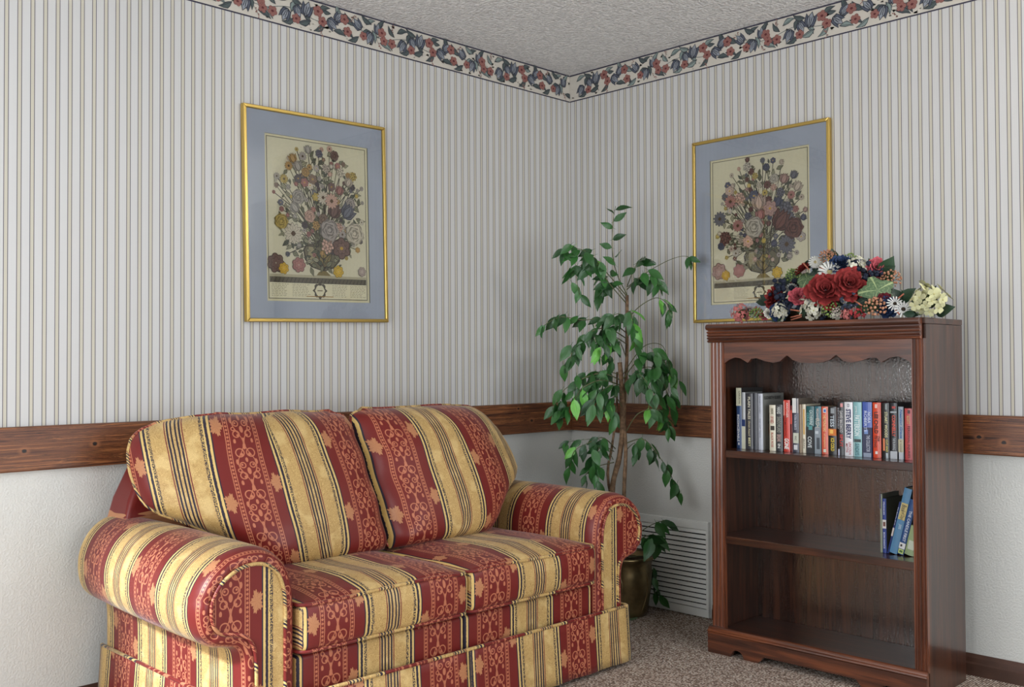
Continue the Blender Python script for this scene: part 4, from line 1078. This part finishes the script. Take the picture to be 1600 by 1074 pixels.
def leaf_mesh(seed, w=.5, fold=.22, curl=.35):
    rg = random.Random(seed); bb = MB(); nL = 6
    prof = [(0, .02), (.12, .55), (.30, .92), (.48, 1.0), (.68, .74), (.86, .32), (1.0, .0)]
    vs = []; uvs = []
    for j, (t, ww) in enumerate(prof):
        for i in (-1, -.5, 0, .5, 1):
            x = i*ww*w*.5; z = -curl*t*t*.5+fold*abs(i)*ww*w*.5+.02*math.sin(t*7+seed+i)
            vs.append((x, t, z)); uvs.append((i, t))
    fs = [(j*5+i, j*5+i+1, (j+1)*5+i+1, (j+1)*5+i) for j in range(nL) for i in range(4)]
    bb.add(vs, fs, uvs)
    bb.add([(-.012, 0, .0), (.012, 0, .0), (.006, -.22, .03), (-.006, -.22, .03)], [(0, 1, 2, 3)], [(0, 0)]*4)
    return bb
LEAFS = [leaf_mesh(k, .42+.05*(k % 3), .18+.06*(k % 2), .25+.15*(k % 3)).mesh('leaf', M['leaf'], True) for k in range(5)]
LEAFL = [leaf_mesh(k+9, .46, .2, .3).mesh('leaf', M['leaf_lt'], True) for k in range(2)]
frng = random.Random(77); NLEAF = [0]
def ficus_leaf(p, tip, L, face=None, light=False):
    """leaf with stalk end at p, tip direction, L metres long"""
    L *= 1.20; tip = tip.normalized(); f_ = face or (Vector((-.75, -.75, .45))+Vector((frng.gauss(0, .6), frng.gauss(0, .6), frng.gauss(0, .5))))
    z = (f_-tip*f_.dot(tip))
    z = z.normalized() if z.length > 1e-3 else Vector((0, 0, 1))
    x = tip.cross(z); mm = Matrix((x, tip, z)).transposed().to_4x4() @ Matrix.Scale(L, 4); mm.translation = keep_in(p)
    e = mm @ Vector((0, 1, 0))
    if e.x > -.042 or e.y > -.042: mm.translation = mm.translation+Vector((min(0, -.042-e.x), min(0, -.042-e.y), 0))
    o = bpy.data.objects.new('leaf', frng.choice(LEAFL if light else LEAFS)); COL.objects.link(o); o.parent = fic
    o.matrix_parent_inverse = fic.matrix_basis.inverted(); o.matrix_basis = mm; NLEAF[0] += 1
RIGHT = cr0.copy(); UP = Vector((0, 0, 1))
def branch(ctrl, n, L=.062, spread=14, hang=.75, r=.0028, start=.25, dep=None):
    """ctrl in crop pixels (x, y, depth); n leaves strung along the outer part"""
    q = stemtube('branch', [fp(*c) for c in ctrl], r, r*.45, M['twig'], 5, 6)
    for k in range(n):
        t = start+(1-start)*(k+.5)/n; i = min(len(q)-1, int(t*(len(q)-1)))
        p = q[i]+Vector((frng.gauss(0, 1), frng.gauss(0, 1), frng.gauss(0, .8)))*spread*.00115*.55
        along = (q[min(i+1, len(q)-1)]-q[max(i-1, 0)]).normalized()
        side = (1 if k % 2 else -1)
        tip = along*.45+RIGHT*side*frng.uniform(.1, .8)-UP*frng.uniform(hang*.5, hang*1.3)+cpl*frng.uniform(-.6, .3)
        ficus_leaf(p, tip, L*frng.uniform(.78, 1.18), None, frng.random() < .06)
branch([(373, 330, .02), (335, 250, 0), (318, 160, -.02), (322, 60, -.02), (331, 5, -.02)], 8, .055, 8, .2, .0024, .30)
branch([(373, 335, .02), (300, 250, -.04), (235, 180, -.08), (185, 160, -.1), (125, 170, -.1)], 22, .060, 22, .6, .0026, .12)
branch([(370, 360, .02), (310, 290, -.05), (255, 215, -.08), (190, 235, -.06), (200, 330, -.06)], 18, .060, 22, .7, .0026, .3)
branch([(372, 350, .02), (330, 300, .05), (280, 290, .06), (265, 350, .06)], 8, .058, 12, .8, .0024, .4)
branch([(372, 300, .02), (400, 230, -.03), (430, 190, -.06)], 6, .062, 10, .4, .0024, .5)
branch([(372, 310, .02), (410, 275, -.04), (455, 255, -.08), (500, 300, -.08)], 12, .062, 16, .5, .0026, .35)
branch([(372, 420, .02), (420, 370, -.02), (480, 340, -.05), (520, 365, -.05), (530, 420, -.05)], 7, .058, 10, .9, .0024, .55)
branch([(375, 300, .02), (440, 250, .0), (520, 205, -.05), (575, 188, -.09), (603, 195, -.10)], 3, .050, 4, .4, .0020, .93)
branch([(373, 470, .02), (300, 420, -.05), (210, 420, -.1), (130, 410, -.12), (70, 440, -.12)], 16, .056, 14, .7, .0026, .12)
branch([(373, 490, .02), (300, 450, -.08), (230, 470, -.12), (180, 520, -.12), (165, 570, -.12)], 20, .060, 20, .7, .0026, .2)
branch([(373, 510, .02), (320, 480, -.08), (270, 500, -.1), (250, 560, -.1)], 14, .062, 18, .8, .0026, .25)
branch([(373, 430, .02), (350, 400, -.08), (315, 410, -.1), (300, 470, -.1)], 12, .060, 20, .6, .0024, .2)
branch([(373, 400, .02), (385, 390, -.06), (395, 440, -.08), (405, 520, -.08)], 10, .066, 12, .9, .0024, .15)
branch([(370, 560, .02), (345, 500, -.02), (320, 530, .04), (310, 570, .04)], 7, .058, 14, .8, .0022, .3)
branch([(355, 640, .0), (420, 560, -.06), (480, 545, -.1), (520, 590, -.1), (545, 660, -.1)], 22, .064, 20, .9, .0028, .25)
branch([(357, 660, .0), (420, 600, -.08), (480, 600, -.12), (510, 660, -.12), (530, 740, -.1)], 22, .064, 22, .9, .0028, .2)
branch([(357, 690, .0), (400, 620, -.1), (440, 640, -.14), (470, 700, -.14)], 12, .062, 18, .8, .0026, .3)
branch([(357, 620, .0), (430, 520, .03), (495, 510, .04), (520, 560, .04), (535, 630, .04)], 5, .052, 5, 1.0, .0022, .7)
branch([(350, 640, .0), (280, 615, -.06), (200, 640, -.1), (140, 680, -.12), (100, 745, -.12)], 18, .062, 18, .8, .0028, .2)
branch([(352, 660, .0), (280, 640, -.1), (210, 670, -.14), (170, 730, -.14), (125, 770, -.14)], 17, .062, 16, .7, .0028, .2)
branch([(354, 700, .0), (320, 660, -.1), (270, 690, -.14), (240, 740, -.14)], 12, .068, 18, .6, .0026, .3)
branch([(356, 740, .0), (330, 700, -.08), (310, 730, -.12), (325, 780, -.12)], 5, .070, 8, .9, .0024, .4)
branch([(350, 620, .02), (300, 610, .05), (250, 620, .06), (235, 670, .06)], 8, .058, 14, .8, .0024, .3)
branch([(368, 830, .0), (410, 765, -.06), (470, 745, -.08), (510, 765, -.08), (525, 815, -.08)], 13, .060, 12, .9, .0026, .4)
branch([(330, 890, .02), (285, 850, -.04), (230, 870, -.08), (180, 900, -.1), (165, 960, -.1)], 11, .056, 12, .8, .0024, .2)
branch([(325, 900, .02), (280, 880, -.06), (260, 930, -.1), (270, 1010, -.1)], 10, .058, 14, .9, .0024, .3)
branch([(322, 930, .02), (280, 860, -.02), (190, 860, -.04), (145, 870, -.04)], 4, .045, 6, .6, .0018, .6)
branch([(325, 940, .0), (250, 960, -.06), (210, 1000, -.06)], 6, .056, 10, .7, .0022, .3)
branch([(370, 870, -.02), (430, 855, -.06), (475, 900, -.08), (530, 980, -.08), (556, 1065, -.08)], 13, .058, 12, 1.0, .0026, .25)
branch([(366, 900, -.02), (400, 870, -.05), (410, 910, -.06)], 3, .060, 5, 1.0, .0022, .5)
# low sprays by the rim and down beside the pot
def vp(ax_, ay_, dep=0.0): return ((880+.29246*ax_-820)/.42857, (760+.29246*ay_-320)/.42857, dep)
branch([vp(340, 330, .02), vp(420, 240, -.03), vp(500, 195, -.05), vp(545, 185, -.05)], 4, .062, 5, .4, .0024, .65)
branch([vp(345, 370, .02), vp(420, 280, -.05), vp(480, 265, -.08), vp(520, 300, -.08)], 7, .072, 10, .6, .0024, .4)
branch([vp(350, 380, .0), vp(440, 380, .06), vp(480, 470, .08), vp(510, 600, .08)], 10, .060, 14, .9, .0024, .5)
# fallen silk leaf on the carpet
fl = leaf_mesh(3, .5, .05, .05); pz = at(983, 969, 2, .006); rg_ = Matrix.Translation(pz) @ Matrix.Rotation(R(-75), 4, 'Z') @ Matrix.Scale(.080, 4)
fme = fl.mesh('fallen_leaf', plain('dusty_green_silk', C(96, 116, 84), .6, var=.15), True); fle = obj('fallen_leaf', fme); fle.matrix_basis = rg_
s_ = fle.modifiers.new('t', 'SOLIDIFY'); s_.thickness = .012
tag(fle, 'single fallen green leaf lying on the carpet beside the sofa corner', 'leaf')

# ------------------------------------------------------------------ silk flower arrangement on the bookcase
ZTOP = BT
arr = thing('flower_arrangement', 'silk arrangement of red roses and mixed flowers on top of the bookcase', 'flowers', (-.24, -1.42, ZTOP))
def ap(ax_, ay_, dx=0.0):
    """flower centre seen at (ax_, ay_) of a 1600 px crop of the arrangement, on the plane x = -.27 + dx"""
    p = at(1120+.25*ax_, 370+.25*ay_, 0, -.27+dx); p.z = max(p.z, ZTOP+.008); p.x = min(p.x, -.06); return p
SC = .25*(3.27+.0)/FPX*1.38   # metres per crop pixel out there
def pose(p, face, spin=0.0):
    z = Vector(face).normalized(); x = Vector((0, 0, 1)).cross(z)
    x = x.normalized() if x.length > 1e-3 else Vector((1, 0, 0)); y = z.cross(x)
    mm = Matrix((x, y, z)).transposed().to_4x4() @ Matrix.Rotation(spin, 4, 'Z'); mm.translation = p; return mm
def put(name, me, p, face, r, spin=0.0, label=None):
    lift = {'rose': .62, 'hydrangea': .95, 'berry_cluster': .95, 'blossom_spray': .95, 'lobed_leaf': .75, 'daisy': .9}.get(name, .5)
    if p.z-lift*r < ZTOP+.001:
        r *= .86; p = Vector((p.x, p.y, max(p.z, ZTOP+.001+lift*r)))
    o = bpy.data.objects.new(name, me); COL.objects.link(o); o.parent = arr; o.matrix_parent_inverse = arr.matrix_basis.inverted()
    o.matrix_basis = pose(p, face, spin) @ Matrix.Scale(r, 4)
    if label: o['label'] = label
    if name in ('berry_cluster', 'blossom_spray'): o['kind'] = 'stuff'
    return o
def petal_patch(bb, r0, r1, wid, z0, z1, ang, cup, col, n=5, ruffle=.03, ph=0.0):
    vs = []
    for j in range(n+1):
        t = j/n; rad = r0+(r1-r0)*t; zz = z0+(z1-z0)*(t**cup)
        for i in range(n+1):
            s = 2*i/n-1; ww = wid*math.sin(PI*min(1, .12+t*.62))
            a = ang+s*ww
            edge = 1-.10*s*s*t
            vs.append((rad*edge*math.cos(a), rad*edge*math.sin(a), zz*(1-.12*s*s)+ruffle*math.sin(5*s+ph)*t*t))
    for j in range(n):
        for i in range(n):
            t = j/n; k = 0.66+.42*t if j < n-1 else 1.25  # painted shading: petal colour darker at the base, lighter at the rim
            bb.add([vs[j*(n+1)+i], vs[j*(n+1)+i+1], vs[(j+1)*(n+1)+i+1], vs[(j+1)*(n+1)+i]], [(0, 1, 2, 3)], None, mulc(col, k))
def rose_mesh(seed, col, name='rose'):
    rg = random.Random(seed); bb = MB()
    def lay(n, r0, r1, wid, z0, z1, ph, cup, f_, ruf):
        for k in range(n):
            q = rg.uniform(.9, 1.1)
            petal_patch(bb, r0, r1*q, wid, z0, z1*rg.uniform(.85, 1.12), k*2*PI/n+ph+rg.uniform(-.12, .12), cup, mulc(col, f_*rg.uniform(.92, 1.08)), 5, ruf, k*1.9+seed)
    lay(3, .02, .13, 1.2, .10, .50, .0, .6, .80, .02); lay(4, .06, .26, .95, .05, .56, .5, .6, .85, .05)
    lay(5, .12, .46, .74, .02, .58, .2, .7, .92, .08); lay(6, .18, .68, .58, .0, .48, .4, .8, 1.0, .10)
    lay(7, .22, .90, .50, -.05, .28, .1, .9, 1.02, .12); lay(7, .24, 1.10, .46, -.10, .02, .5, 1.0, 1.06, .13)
    bb.lathe([(.9, -.12), (.7, -.02), (.4, .02), (.05, .05)], 14, mulc(col, .45))  # darkened disc, painted shade showing between the petals
    return bb.mesh(name, M['petal'], True, merge=1e-5)
def daisy_mesh(col, eye, n=15, name='daisy', layers=1):
    bb = MB()
    for L_ in range(layers):
        for k in range(n):
            a = 2*PI*k/n+L_*.2; ca, sa = math.cos(a), math.sin(a); vs = []
            for t, o_, z in ((.15, .03, .06), (.5, 1.05/n, .10+.14*L_), (.85, 1.25/n, .05+.2*L_), (1.0, .02, .0+.1*L_)):
                for s in (-1, 1): vs.append((ca*t-sa*o_*s, sa*t+ca*o_*s, z))
            bb.add(vs, [(0, 1, 3, 2), (2, 3, 5, 4), (4, 5, 7, 6)], None, col)
    bb.lathe([(.24, .05), (.22, .14), (.12, .19), (0, .20)], 10, eye)
    return bb.mesh(name, M['petal'], True)
def floret(bb, p, nrm, r, col, eye, np_=4, spin=0.0):
    mm = pose(Vector(p), nrm, spin)
    for k in range(np_):
        a = 2*PI*k/np_; ca, sa = math.cos(a), math.sin(a); vs = []
        for t, o_, z in ((.05, .05, .0), (.45, .42, .10), (.85, .40, .16), (1.0, .12, .10)):
            for s in (-1, 1): vs.append(mm @ Vector(((ca*t-sa*o_*s)*r, (sa*t+ca*o_*s)*r, z*r)))
        bb.add(vs, [(0, 1, 3, 2), (2, 3, 5, 4), (4, 5, 7, 6)], None, mulc(col, .9+.2*((k*7+int(spin*10)) % 3)/2))
    vs = [mm @ Vector((.16*r*math.cos(q*PI/2), .16*r*math.sin(q*PI/2), .08*r)) for q in range(4)]+[mm @ Vector((0, 0, .25*r))]
    bb.add(vs, [(0, 1, 4), (1, 2, 4), (2, 3, 4), (3, 0, 4)], None, eye)
def hydrangea_mesh(seed, col, eye, n=22, fr=.34, name='hydrangea'):
    rg = random.Random(seed); bb = MB()
    for k in range(n):
        zc = 1-(k+.5)/n*.95; a = k*2.399; rr = math.sqrt(max(0, 1-zc*zc)); q = Vector((rr*math.cos(a), rr*math.sin(a), zc*.7))
        floret(bb, q*rg.uniform(.70, 1.06), q+Vector((rg.gauss(0, .5), rg.gauss(0, .5), .15)), fr*rg.uniform(.75, 1.1), mulc(col, rg.uniform(.82, 1.1)), eye, 4, rg.random()*6)
    bb.lathe([(.5, -.05), (.48, .2), (.3, .38), (0, .44)], 10, C(74, 88, 56))
    return bb.mesh(name, M['petal'], True)
def ball(bb, c, r, col, n=6):
    pr = [(r*math.sin(PI*j/n)+1e-5, -r*math.cos(PI*j/n)) for j in range(n+1)]; bb.lathe(pr, 8, col, c)
def berries_mesh(seed, col, n=26, r=.2, name='berry_cluster'):
    rg = random.Random(seed); bb = MB()
    for k in range(n):
        q = Vector((rg.gauss(0, .42), rg.gauss(0, .55), rg.uniform(-.1, .5))); ball(bb, q, r*rg.uniform(.7, 1.1), mulc(col, rg.uniform(.6, 1.4)), 4)
    return bb.mesh(name, M['petal'], True)
def spray_mesh(seed, col, n=40, name='blossom_spray'):
    rg = random.Random(seed); bb = MB()
    for k in range(n):
        a = k*2.399; zc = 1-(k+.5)/n; rr = math.sqrt(1-zc*zc); q = Vector((rr*math.cos(a), rr*math.sin(a), zc*.8))
        bb.tube([Vector((0, 0, -.2)), q*.9], .012, 4, False, C(92, 104, 66)); ball(bb, q*rg.uniform(.75, 1.0), rg.uniform(.08, .14), mulc(col, rg.uniform(.75, 1.2)), 3)
    return bb.mesh(name, M['petal'], True)
def lobed_leaf_mesh(seed, lobes=5, name='leaf', mat=None, notch=.34):
    bb = MB(); n = 40; vs = [(0, 0, 0)]; uvs = [(0, 0)]
    ring = []
    for j in (.5, 1.0):
        for i in range(n):
            a = 2*PI*i/n; rad = (1-notch*(.5+.5*math.cos(lobes*a)))*(1+.05*math.sin(a*19))*(1-.30*math.exp(-((a-PI)/.35)**2))
            x, y = j*rad*math.cos(a), j*rad*math.sin(a)
            vs.append((x, y, .10*j*math.cos(lobes*a)*j-.22*j*j)); uvs.append((x, y))
    fs = [(0, 1+i, 1+(i+1) % n) for i in range(n)]+[(1+i, 1+n+i, 1+n+(i+1) % n, 1+(i+1) % n) for i in range(n)]
    bb.add(vs, fs, uvs); return bb.mesh(name, mat or M['dleaf'], True)
def mat_vein(name, c0, c1, cv_):
    m = Mat(name, .5, .4); u, v = m.uv(); a = v.atan2(u); r_ = (u*u+v*v).sqrt()
    vein = ((a*5.0+PI).cos()).smooth(.90, .99); fine_ = ((r_*26.0+(a*10.0).cos()*1.6).sin()).smooth(.6, .95)
    c = m.mix(m.noise(m.coord(), 60, 3), c0, c1); m.base(m.mix((vein+fine_*.35).min(1.0)*.75, c, cv_)); m.bump(vein+fine_*.4, .3, .004); return m
gleaf = mat_vein('variegated_silk_leaf', C(62, 88, 60), C(96, 118, 84), C(164, 178, 128))
dkleaf = mat_vein('dark_veined_silk_leaf', C(30, 46, 40), C(48, 66, 54), C(84, 102, 84))
dl = [leaf_mesh(20+k, .66, .18, .3).mesh('leaf', M['dleaf'], True) for k in range(3)]
lob = [lobed_leaf_mesh(1, 5, 'lobed_leaf', gleaf), lobed_leaf_mesh(2, 5, 'lobed_leaf', dkleaf)]
V0 = Vector((-.75, -.55, .35))
RED, PINK, NAVY, IV, PEACH, YEL = C(134, 44, 43), C(190, 88, 98), C(36, 54, 88), C(216, 214, 196), C(196, 142, 112), C(212, 210, 164)
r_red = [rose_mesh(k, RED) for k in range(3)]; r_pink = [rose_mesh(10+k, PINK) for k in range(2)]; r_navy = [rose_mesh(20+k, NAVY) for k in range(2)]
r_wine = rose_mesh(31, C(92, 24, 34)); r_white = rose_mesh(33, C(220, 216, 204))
for me, x, y, r, dx, fc, lb in ((r_red[0], 680, 338, 92, -.075, (-.85, -.45, .35), 'large red rose'), (r_red[1], 828, 300, 84, -.06, (-.75, -.6, .35), 'large red rose'), (r_red[2], 366, 385, 72, -.05, (-.55, .45, .3), 'deep red rose turned sideways'),
                                (r_red[1], 540, 205, 44, .0, (-.3, .4, .7), 'small red bud rose'), (r_pink[0], 512, 375, 48, -.07, (-.8, -.5, .3), 'pink rose'), (r_pink[1], 998, 195, 50, .02, (-.7, -.6, .3), 'pink rose'), (r_pink[0], 296, 494, 24, -.07, V0, 'small pink rose'),
                                (r_navy[0], 775, 178, 62, -.02, (-.6, -.3, .7), 'navy blue rose'), (r_navy[1], 395, 472, 50, -.08, (-.8, -.3, .35), 'navy blue rose'), (r_navy[0], 1065, 475, 60, -.06, (-.8, -.6, .2), 'navy blue rose'), (r_navy[1], 830, 185, 36, .02, (-.4, -.7, .5), 'navy blue rose'),
                                (r_wine, 1045, 412, 50, -.05, V0, 'dark wine rose'), (r_white, 326, 480, 26, -.085, V0, 'small white rose'), (r_wine, 500, 300, 30, .0, V0, 'dark wine rose')):
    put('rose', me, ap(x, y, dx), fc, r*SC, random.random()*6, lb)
d1 = daisy_mesh(C(228, 228, 224), C(58, 46, 34), 15); d2 = daisy_mesh(C(214, 214, 208), C(176, 164, 120), 15, 'daisy', 2)
for me, x, y, r, dx in ((d2, 705, 222, 56, -.05), (d1, 1113, 420, 38, -.07), (d1, 1165, 456, 42, -.075), (d2, 470, 330, 34, -.02), (d2, 615, 160, 34, .0)):
    put('daisy', me, ap(x, y, dx), (-.8, -.55, .3), r*SC, random.random())
hy_w = [hydrangea_mesh(k, IV, C(190, 186, 110), 18, .40) for k in range(2)]; hy_y = hydrangea_mesh(5, YEL, C(200, 190, 130), 22, .36); hy_p = hydrangea_mesh(6, C(206, 120, 116), C(226, 180, 160), 26, .28); hy_c = hydrangea_mesh(8, C(196, 70, 76), C(206, 110, 100), 12, .36)
for me, x, y, r, dx in ((hy_w[0], 605, 455, 72, -.085), (hy_w[1], 878, 198, 56, .0), (hy_y, 1320, 430, 96, -.05), (hy_p, 150, 515, 62, -.07), (hy_w[1], 395, 520, 50, -.095), (hy_w[0], 145, 482, 40, -.03), (hy_c, 880, 492, 38, -.095), (hy_p, 810, 495, 34, -.095), (hy_w[0], 745, 500, 30, -.09), (hy_w[1], 640, 165, 34, .02), (hy_w[0], 930, 215, 30, .02)):
    put('hydrangea', me, ap(x, y, dx), (-.75, -.5, .45), r*SC, random.random()*6)
by = [berries_mesh(k, C(36, 42, 58)) for k in range(2)]; bg = berries_mesh(4, C(66, 74, 92), 26, .16)
for me, x, y, r, dx in ((by[0], 432, 345, 72, -.05), (by[1], 930, 250, 66, .0), (bg, 822, 445, 52, -.08), (by[0], 455, 410, 50, -.07), (by[1], 900, 330, 60, -.01), (by[0], 990, 255, 44, .0), (by[1], 700, 450, 56, -.05), (by[0], 980, 400, 56, -.02)):
    put('berry_cluster', me, ap(x, y, dx), (-.8, -.5, .2), r*SC, random.random()*6)
sp = [spray_mesh(k, PEACH) for k in range(2)]; spw = spray_mesh(5, C(214, 196, 190), 34); spg = spray_mesh(7, C(140, 164, 92), 44)
for me, x, y, r, dx in ((sp[0], 990, 480, 62, -.09), (sp[1], 1090, 268, 50, .02), (sp[0], 690, 130, 42, .02), (spw, 760, 490, 40, -.09), (spg, 715, 480, 60, -.075), (spg, 250, 520, 48, -.08), (spg, 480, 245, 44, .0), (sp[1], 1040, 285, 34, .02), (spg, 830, 150, 40, .03), (spg, 1240, 470, 44, -.03), (spw, 200, 480, 44, -.03), (sp[1], 715, 115, 30, .02)):
    put('blossom_spray', me, ap(x, y, dx), (-.7, -.45, .6), r*SC, random.random()*6)
for k, x, y, r, dx, fc in ((0, 565, 262, 72, -.03, (-.6, -.2, .6)), (0, 1005, 335, 88, -.055, (-.8, -.45, .35)), (1, 440, 280, 52, -.01, (-.7, -.4, .5)), (1, 960, 385, 66, -.04, V0), (1, 860, 385, 50, -.04, V0), (0, 480, 240, 40, -.0, V0), (1, 740, 420, 46, -.05, V0), (1, 640, 240, 60, .0, V0), (1, 930, 130, 0.1, .03, V0)):
    if r > 1: put('lobed_leaf', lob[k], ap(x, y, dx), fc, r*SC, random.random()*6)
# plain pointed leaves: (root x, y) -> (tip x, y), offset
for x0, y0, x1, y1, dx in ((330, 420, 240, 400, -.03), (350, 420, 270, 360, -.02), (1020, 250, 1105, 130, .03), (1010, 270, 1110, 190, .03), (1010, 260, 1090, 240, .03), (960, 200, 955, 135, .03), (1270, 420, 1385, 320, .0), (1370, 500, 1475, 440, -.02), (1290, 440, 1210, 385, -.03),
                           (1150, 410, 1230, 320, .0), (1160, 420, 1100, 320, .0), (1180, 400, 1160, 330, .01), (770, 170, 800, 120, .03), (740, 160, 720, 75, .03), (760, 150, 690, 95, .03), (840, 190, 860, 140, .03), (560, 300, 480, 260, .0), (460, 440, 420, 380, -.02),
                           (700, 420, 770, 440, -.06), (880, 400, 800, 380, -.05), (900, 480, 930, 420, -.06), (520, 430, 545, 500, -.06), (230, 480, 180, 450, -.03), (250, 470, 245, 440, -.03), (200, 480, 130, 465, -.03), (340, 500, 420, 515, -.08), (620, 130, 600, 175, .03), (650, 150, 625, 190, .03), (1060, 330, 1120, 380, .0), (1190, 470, 1250, 500, -.05),
                           (880, 430, 950, 470, -.07), (1240, 500, 1160, 505, -.07), (560, 200, 590, 140, .02), (860, 150, 800, 170, .03)):
    p0, p1 = ap(x0, y0, dx), ap(x1, y1, dx-.02); t_ = (p1-p0); L = t_.length; t_.normalize()
    z = V0.normalized()+Vector((random.gauss(0, .3), random.gauss(0, .3), random.gauss(0, .3))); z = (z-t_*z.dot(t_)).normalized(); x = t_.cross(z)
    mm = Matrix((x, t_, z)).transposed().to_4x4() @ Matrix.Scale(L, 4); mm.translation = p0
    o = bpy.data.objects.new('leaf', random.choice(dl)); COL.objects.link(o); o.parent = arr; o.matrix_parent_inverse = arr.matrix_basis.inverted(); o.matrix_basis = mm
cin = plain('cinnamon_stick', C(176, 104, 80), .8, var=.25, scale=90)
for x0, y0, x1, y1, dx in ((455, 455, 520, 465, -.09), (462, 505, 530, 488, -.09), (465, 525, 530, 500, -.09), (645, 190, 680, 215, -.03), (860, 400, 908, 432, -.08), (1135, 385, 1168, 358, -.06), (270, 440, 235, 495, -.05), (280, 450, 255, 505, -.06), (540, 165, 575, 205, -.02), (630, 230, 655, 250, -.04), (250, 435, 225, 470, -.05), (1120, 460, 1140, 485, -.08)):
    bb = MB(); bb.tube([ap(x0, y0, dx), ap(x1, y1, dx-.01)], .0026, 7); bb.build('cinnamon_stick', cin, arr, True)
bb = MB(); bb.lathe([(.001, 0), (.075, 0), (.07, .03), (.04, .06), (.001, .068)], 16, C(50, 60, 40)); o = bb.build('foam_base', M['soil'], arr, True); o.matrix_basis = Matrix.Translation((-.23, -1.40, ZTOP)) @ Matrix.Diagonal((1, 2.0, 1, 1))

for o in arr.children:                     # nothing may sink into the bookcase top
    lo_ = min((o.matrix_basis @ v.co).z for v in o.data.vertices)
    if lo_ < ZTOP+.0008: o.matrix_basis = Matrix.Translation((0, 0, ZTOP+.0008-lo_)) @ o.matrix_basis

# ceiling lamp further back in the room (seen only as a glint in the picture glass)
lamp = thing('ceiling_lamp', 'small white dome lamp fixed to the ceiling by the right wall', 'lamp', (-.35, -3.1, RH))
bb = MB(); bb.lathe([(.001, 0), (.09, 0), (.095, -.02), (.05, -.03), (.001, -.03)], 24, c=(-.35, -3.1, RH)); bb.build('canopy', M['brass_frame'], lamp, True)
gm = Mat('lit_opal_glass', .3); gm.base(C(240, 236, 225)); gm.b.inputs['Emission Color'].default_value = (1, .93, .82, 1); gm.b.inputs['Emission Strength'].default_value = 6.0
bb = MB(); bb.lathe([(.05, -.03), (.12, -.05), (.135, -.085), (.11, -.13), (.06, -.155), (.001, -.16)], 24, c=(-.35, -3.1, RH)); bb.build('shade', gm, lamp, True)
ll = bpy.data.lights.new('lamp_glow', 'POINT'); ll.energy = 52; ll.color = (1.0, .97, .93); ll.shadow_soft_size = .14
lo = bpy.data.objects.new('lamp_glow', ll); COL.objects.link(lo); lo.location = (-.35, -3.1, RH-.32)
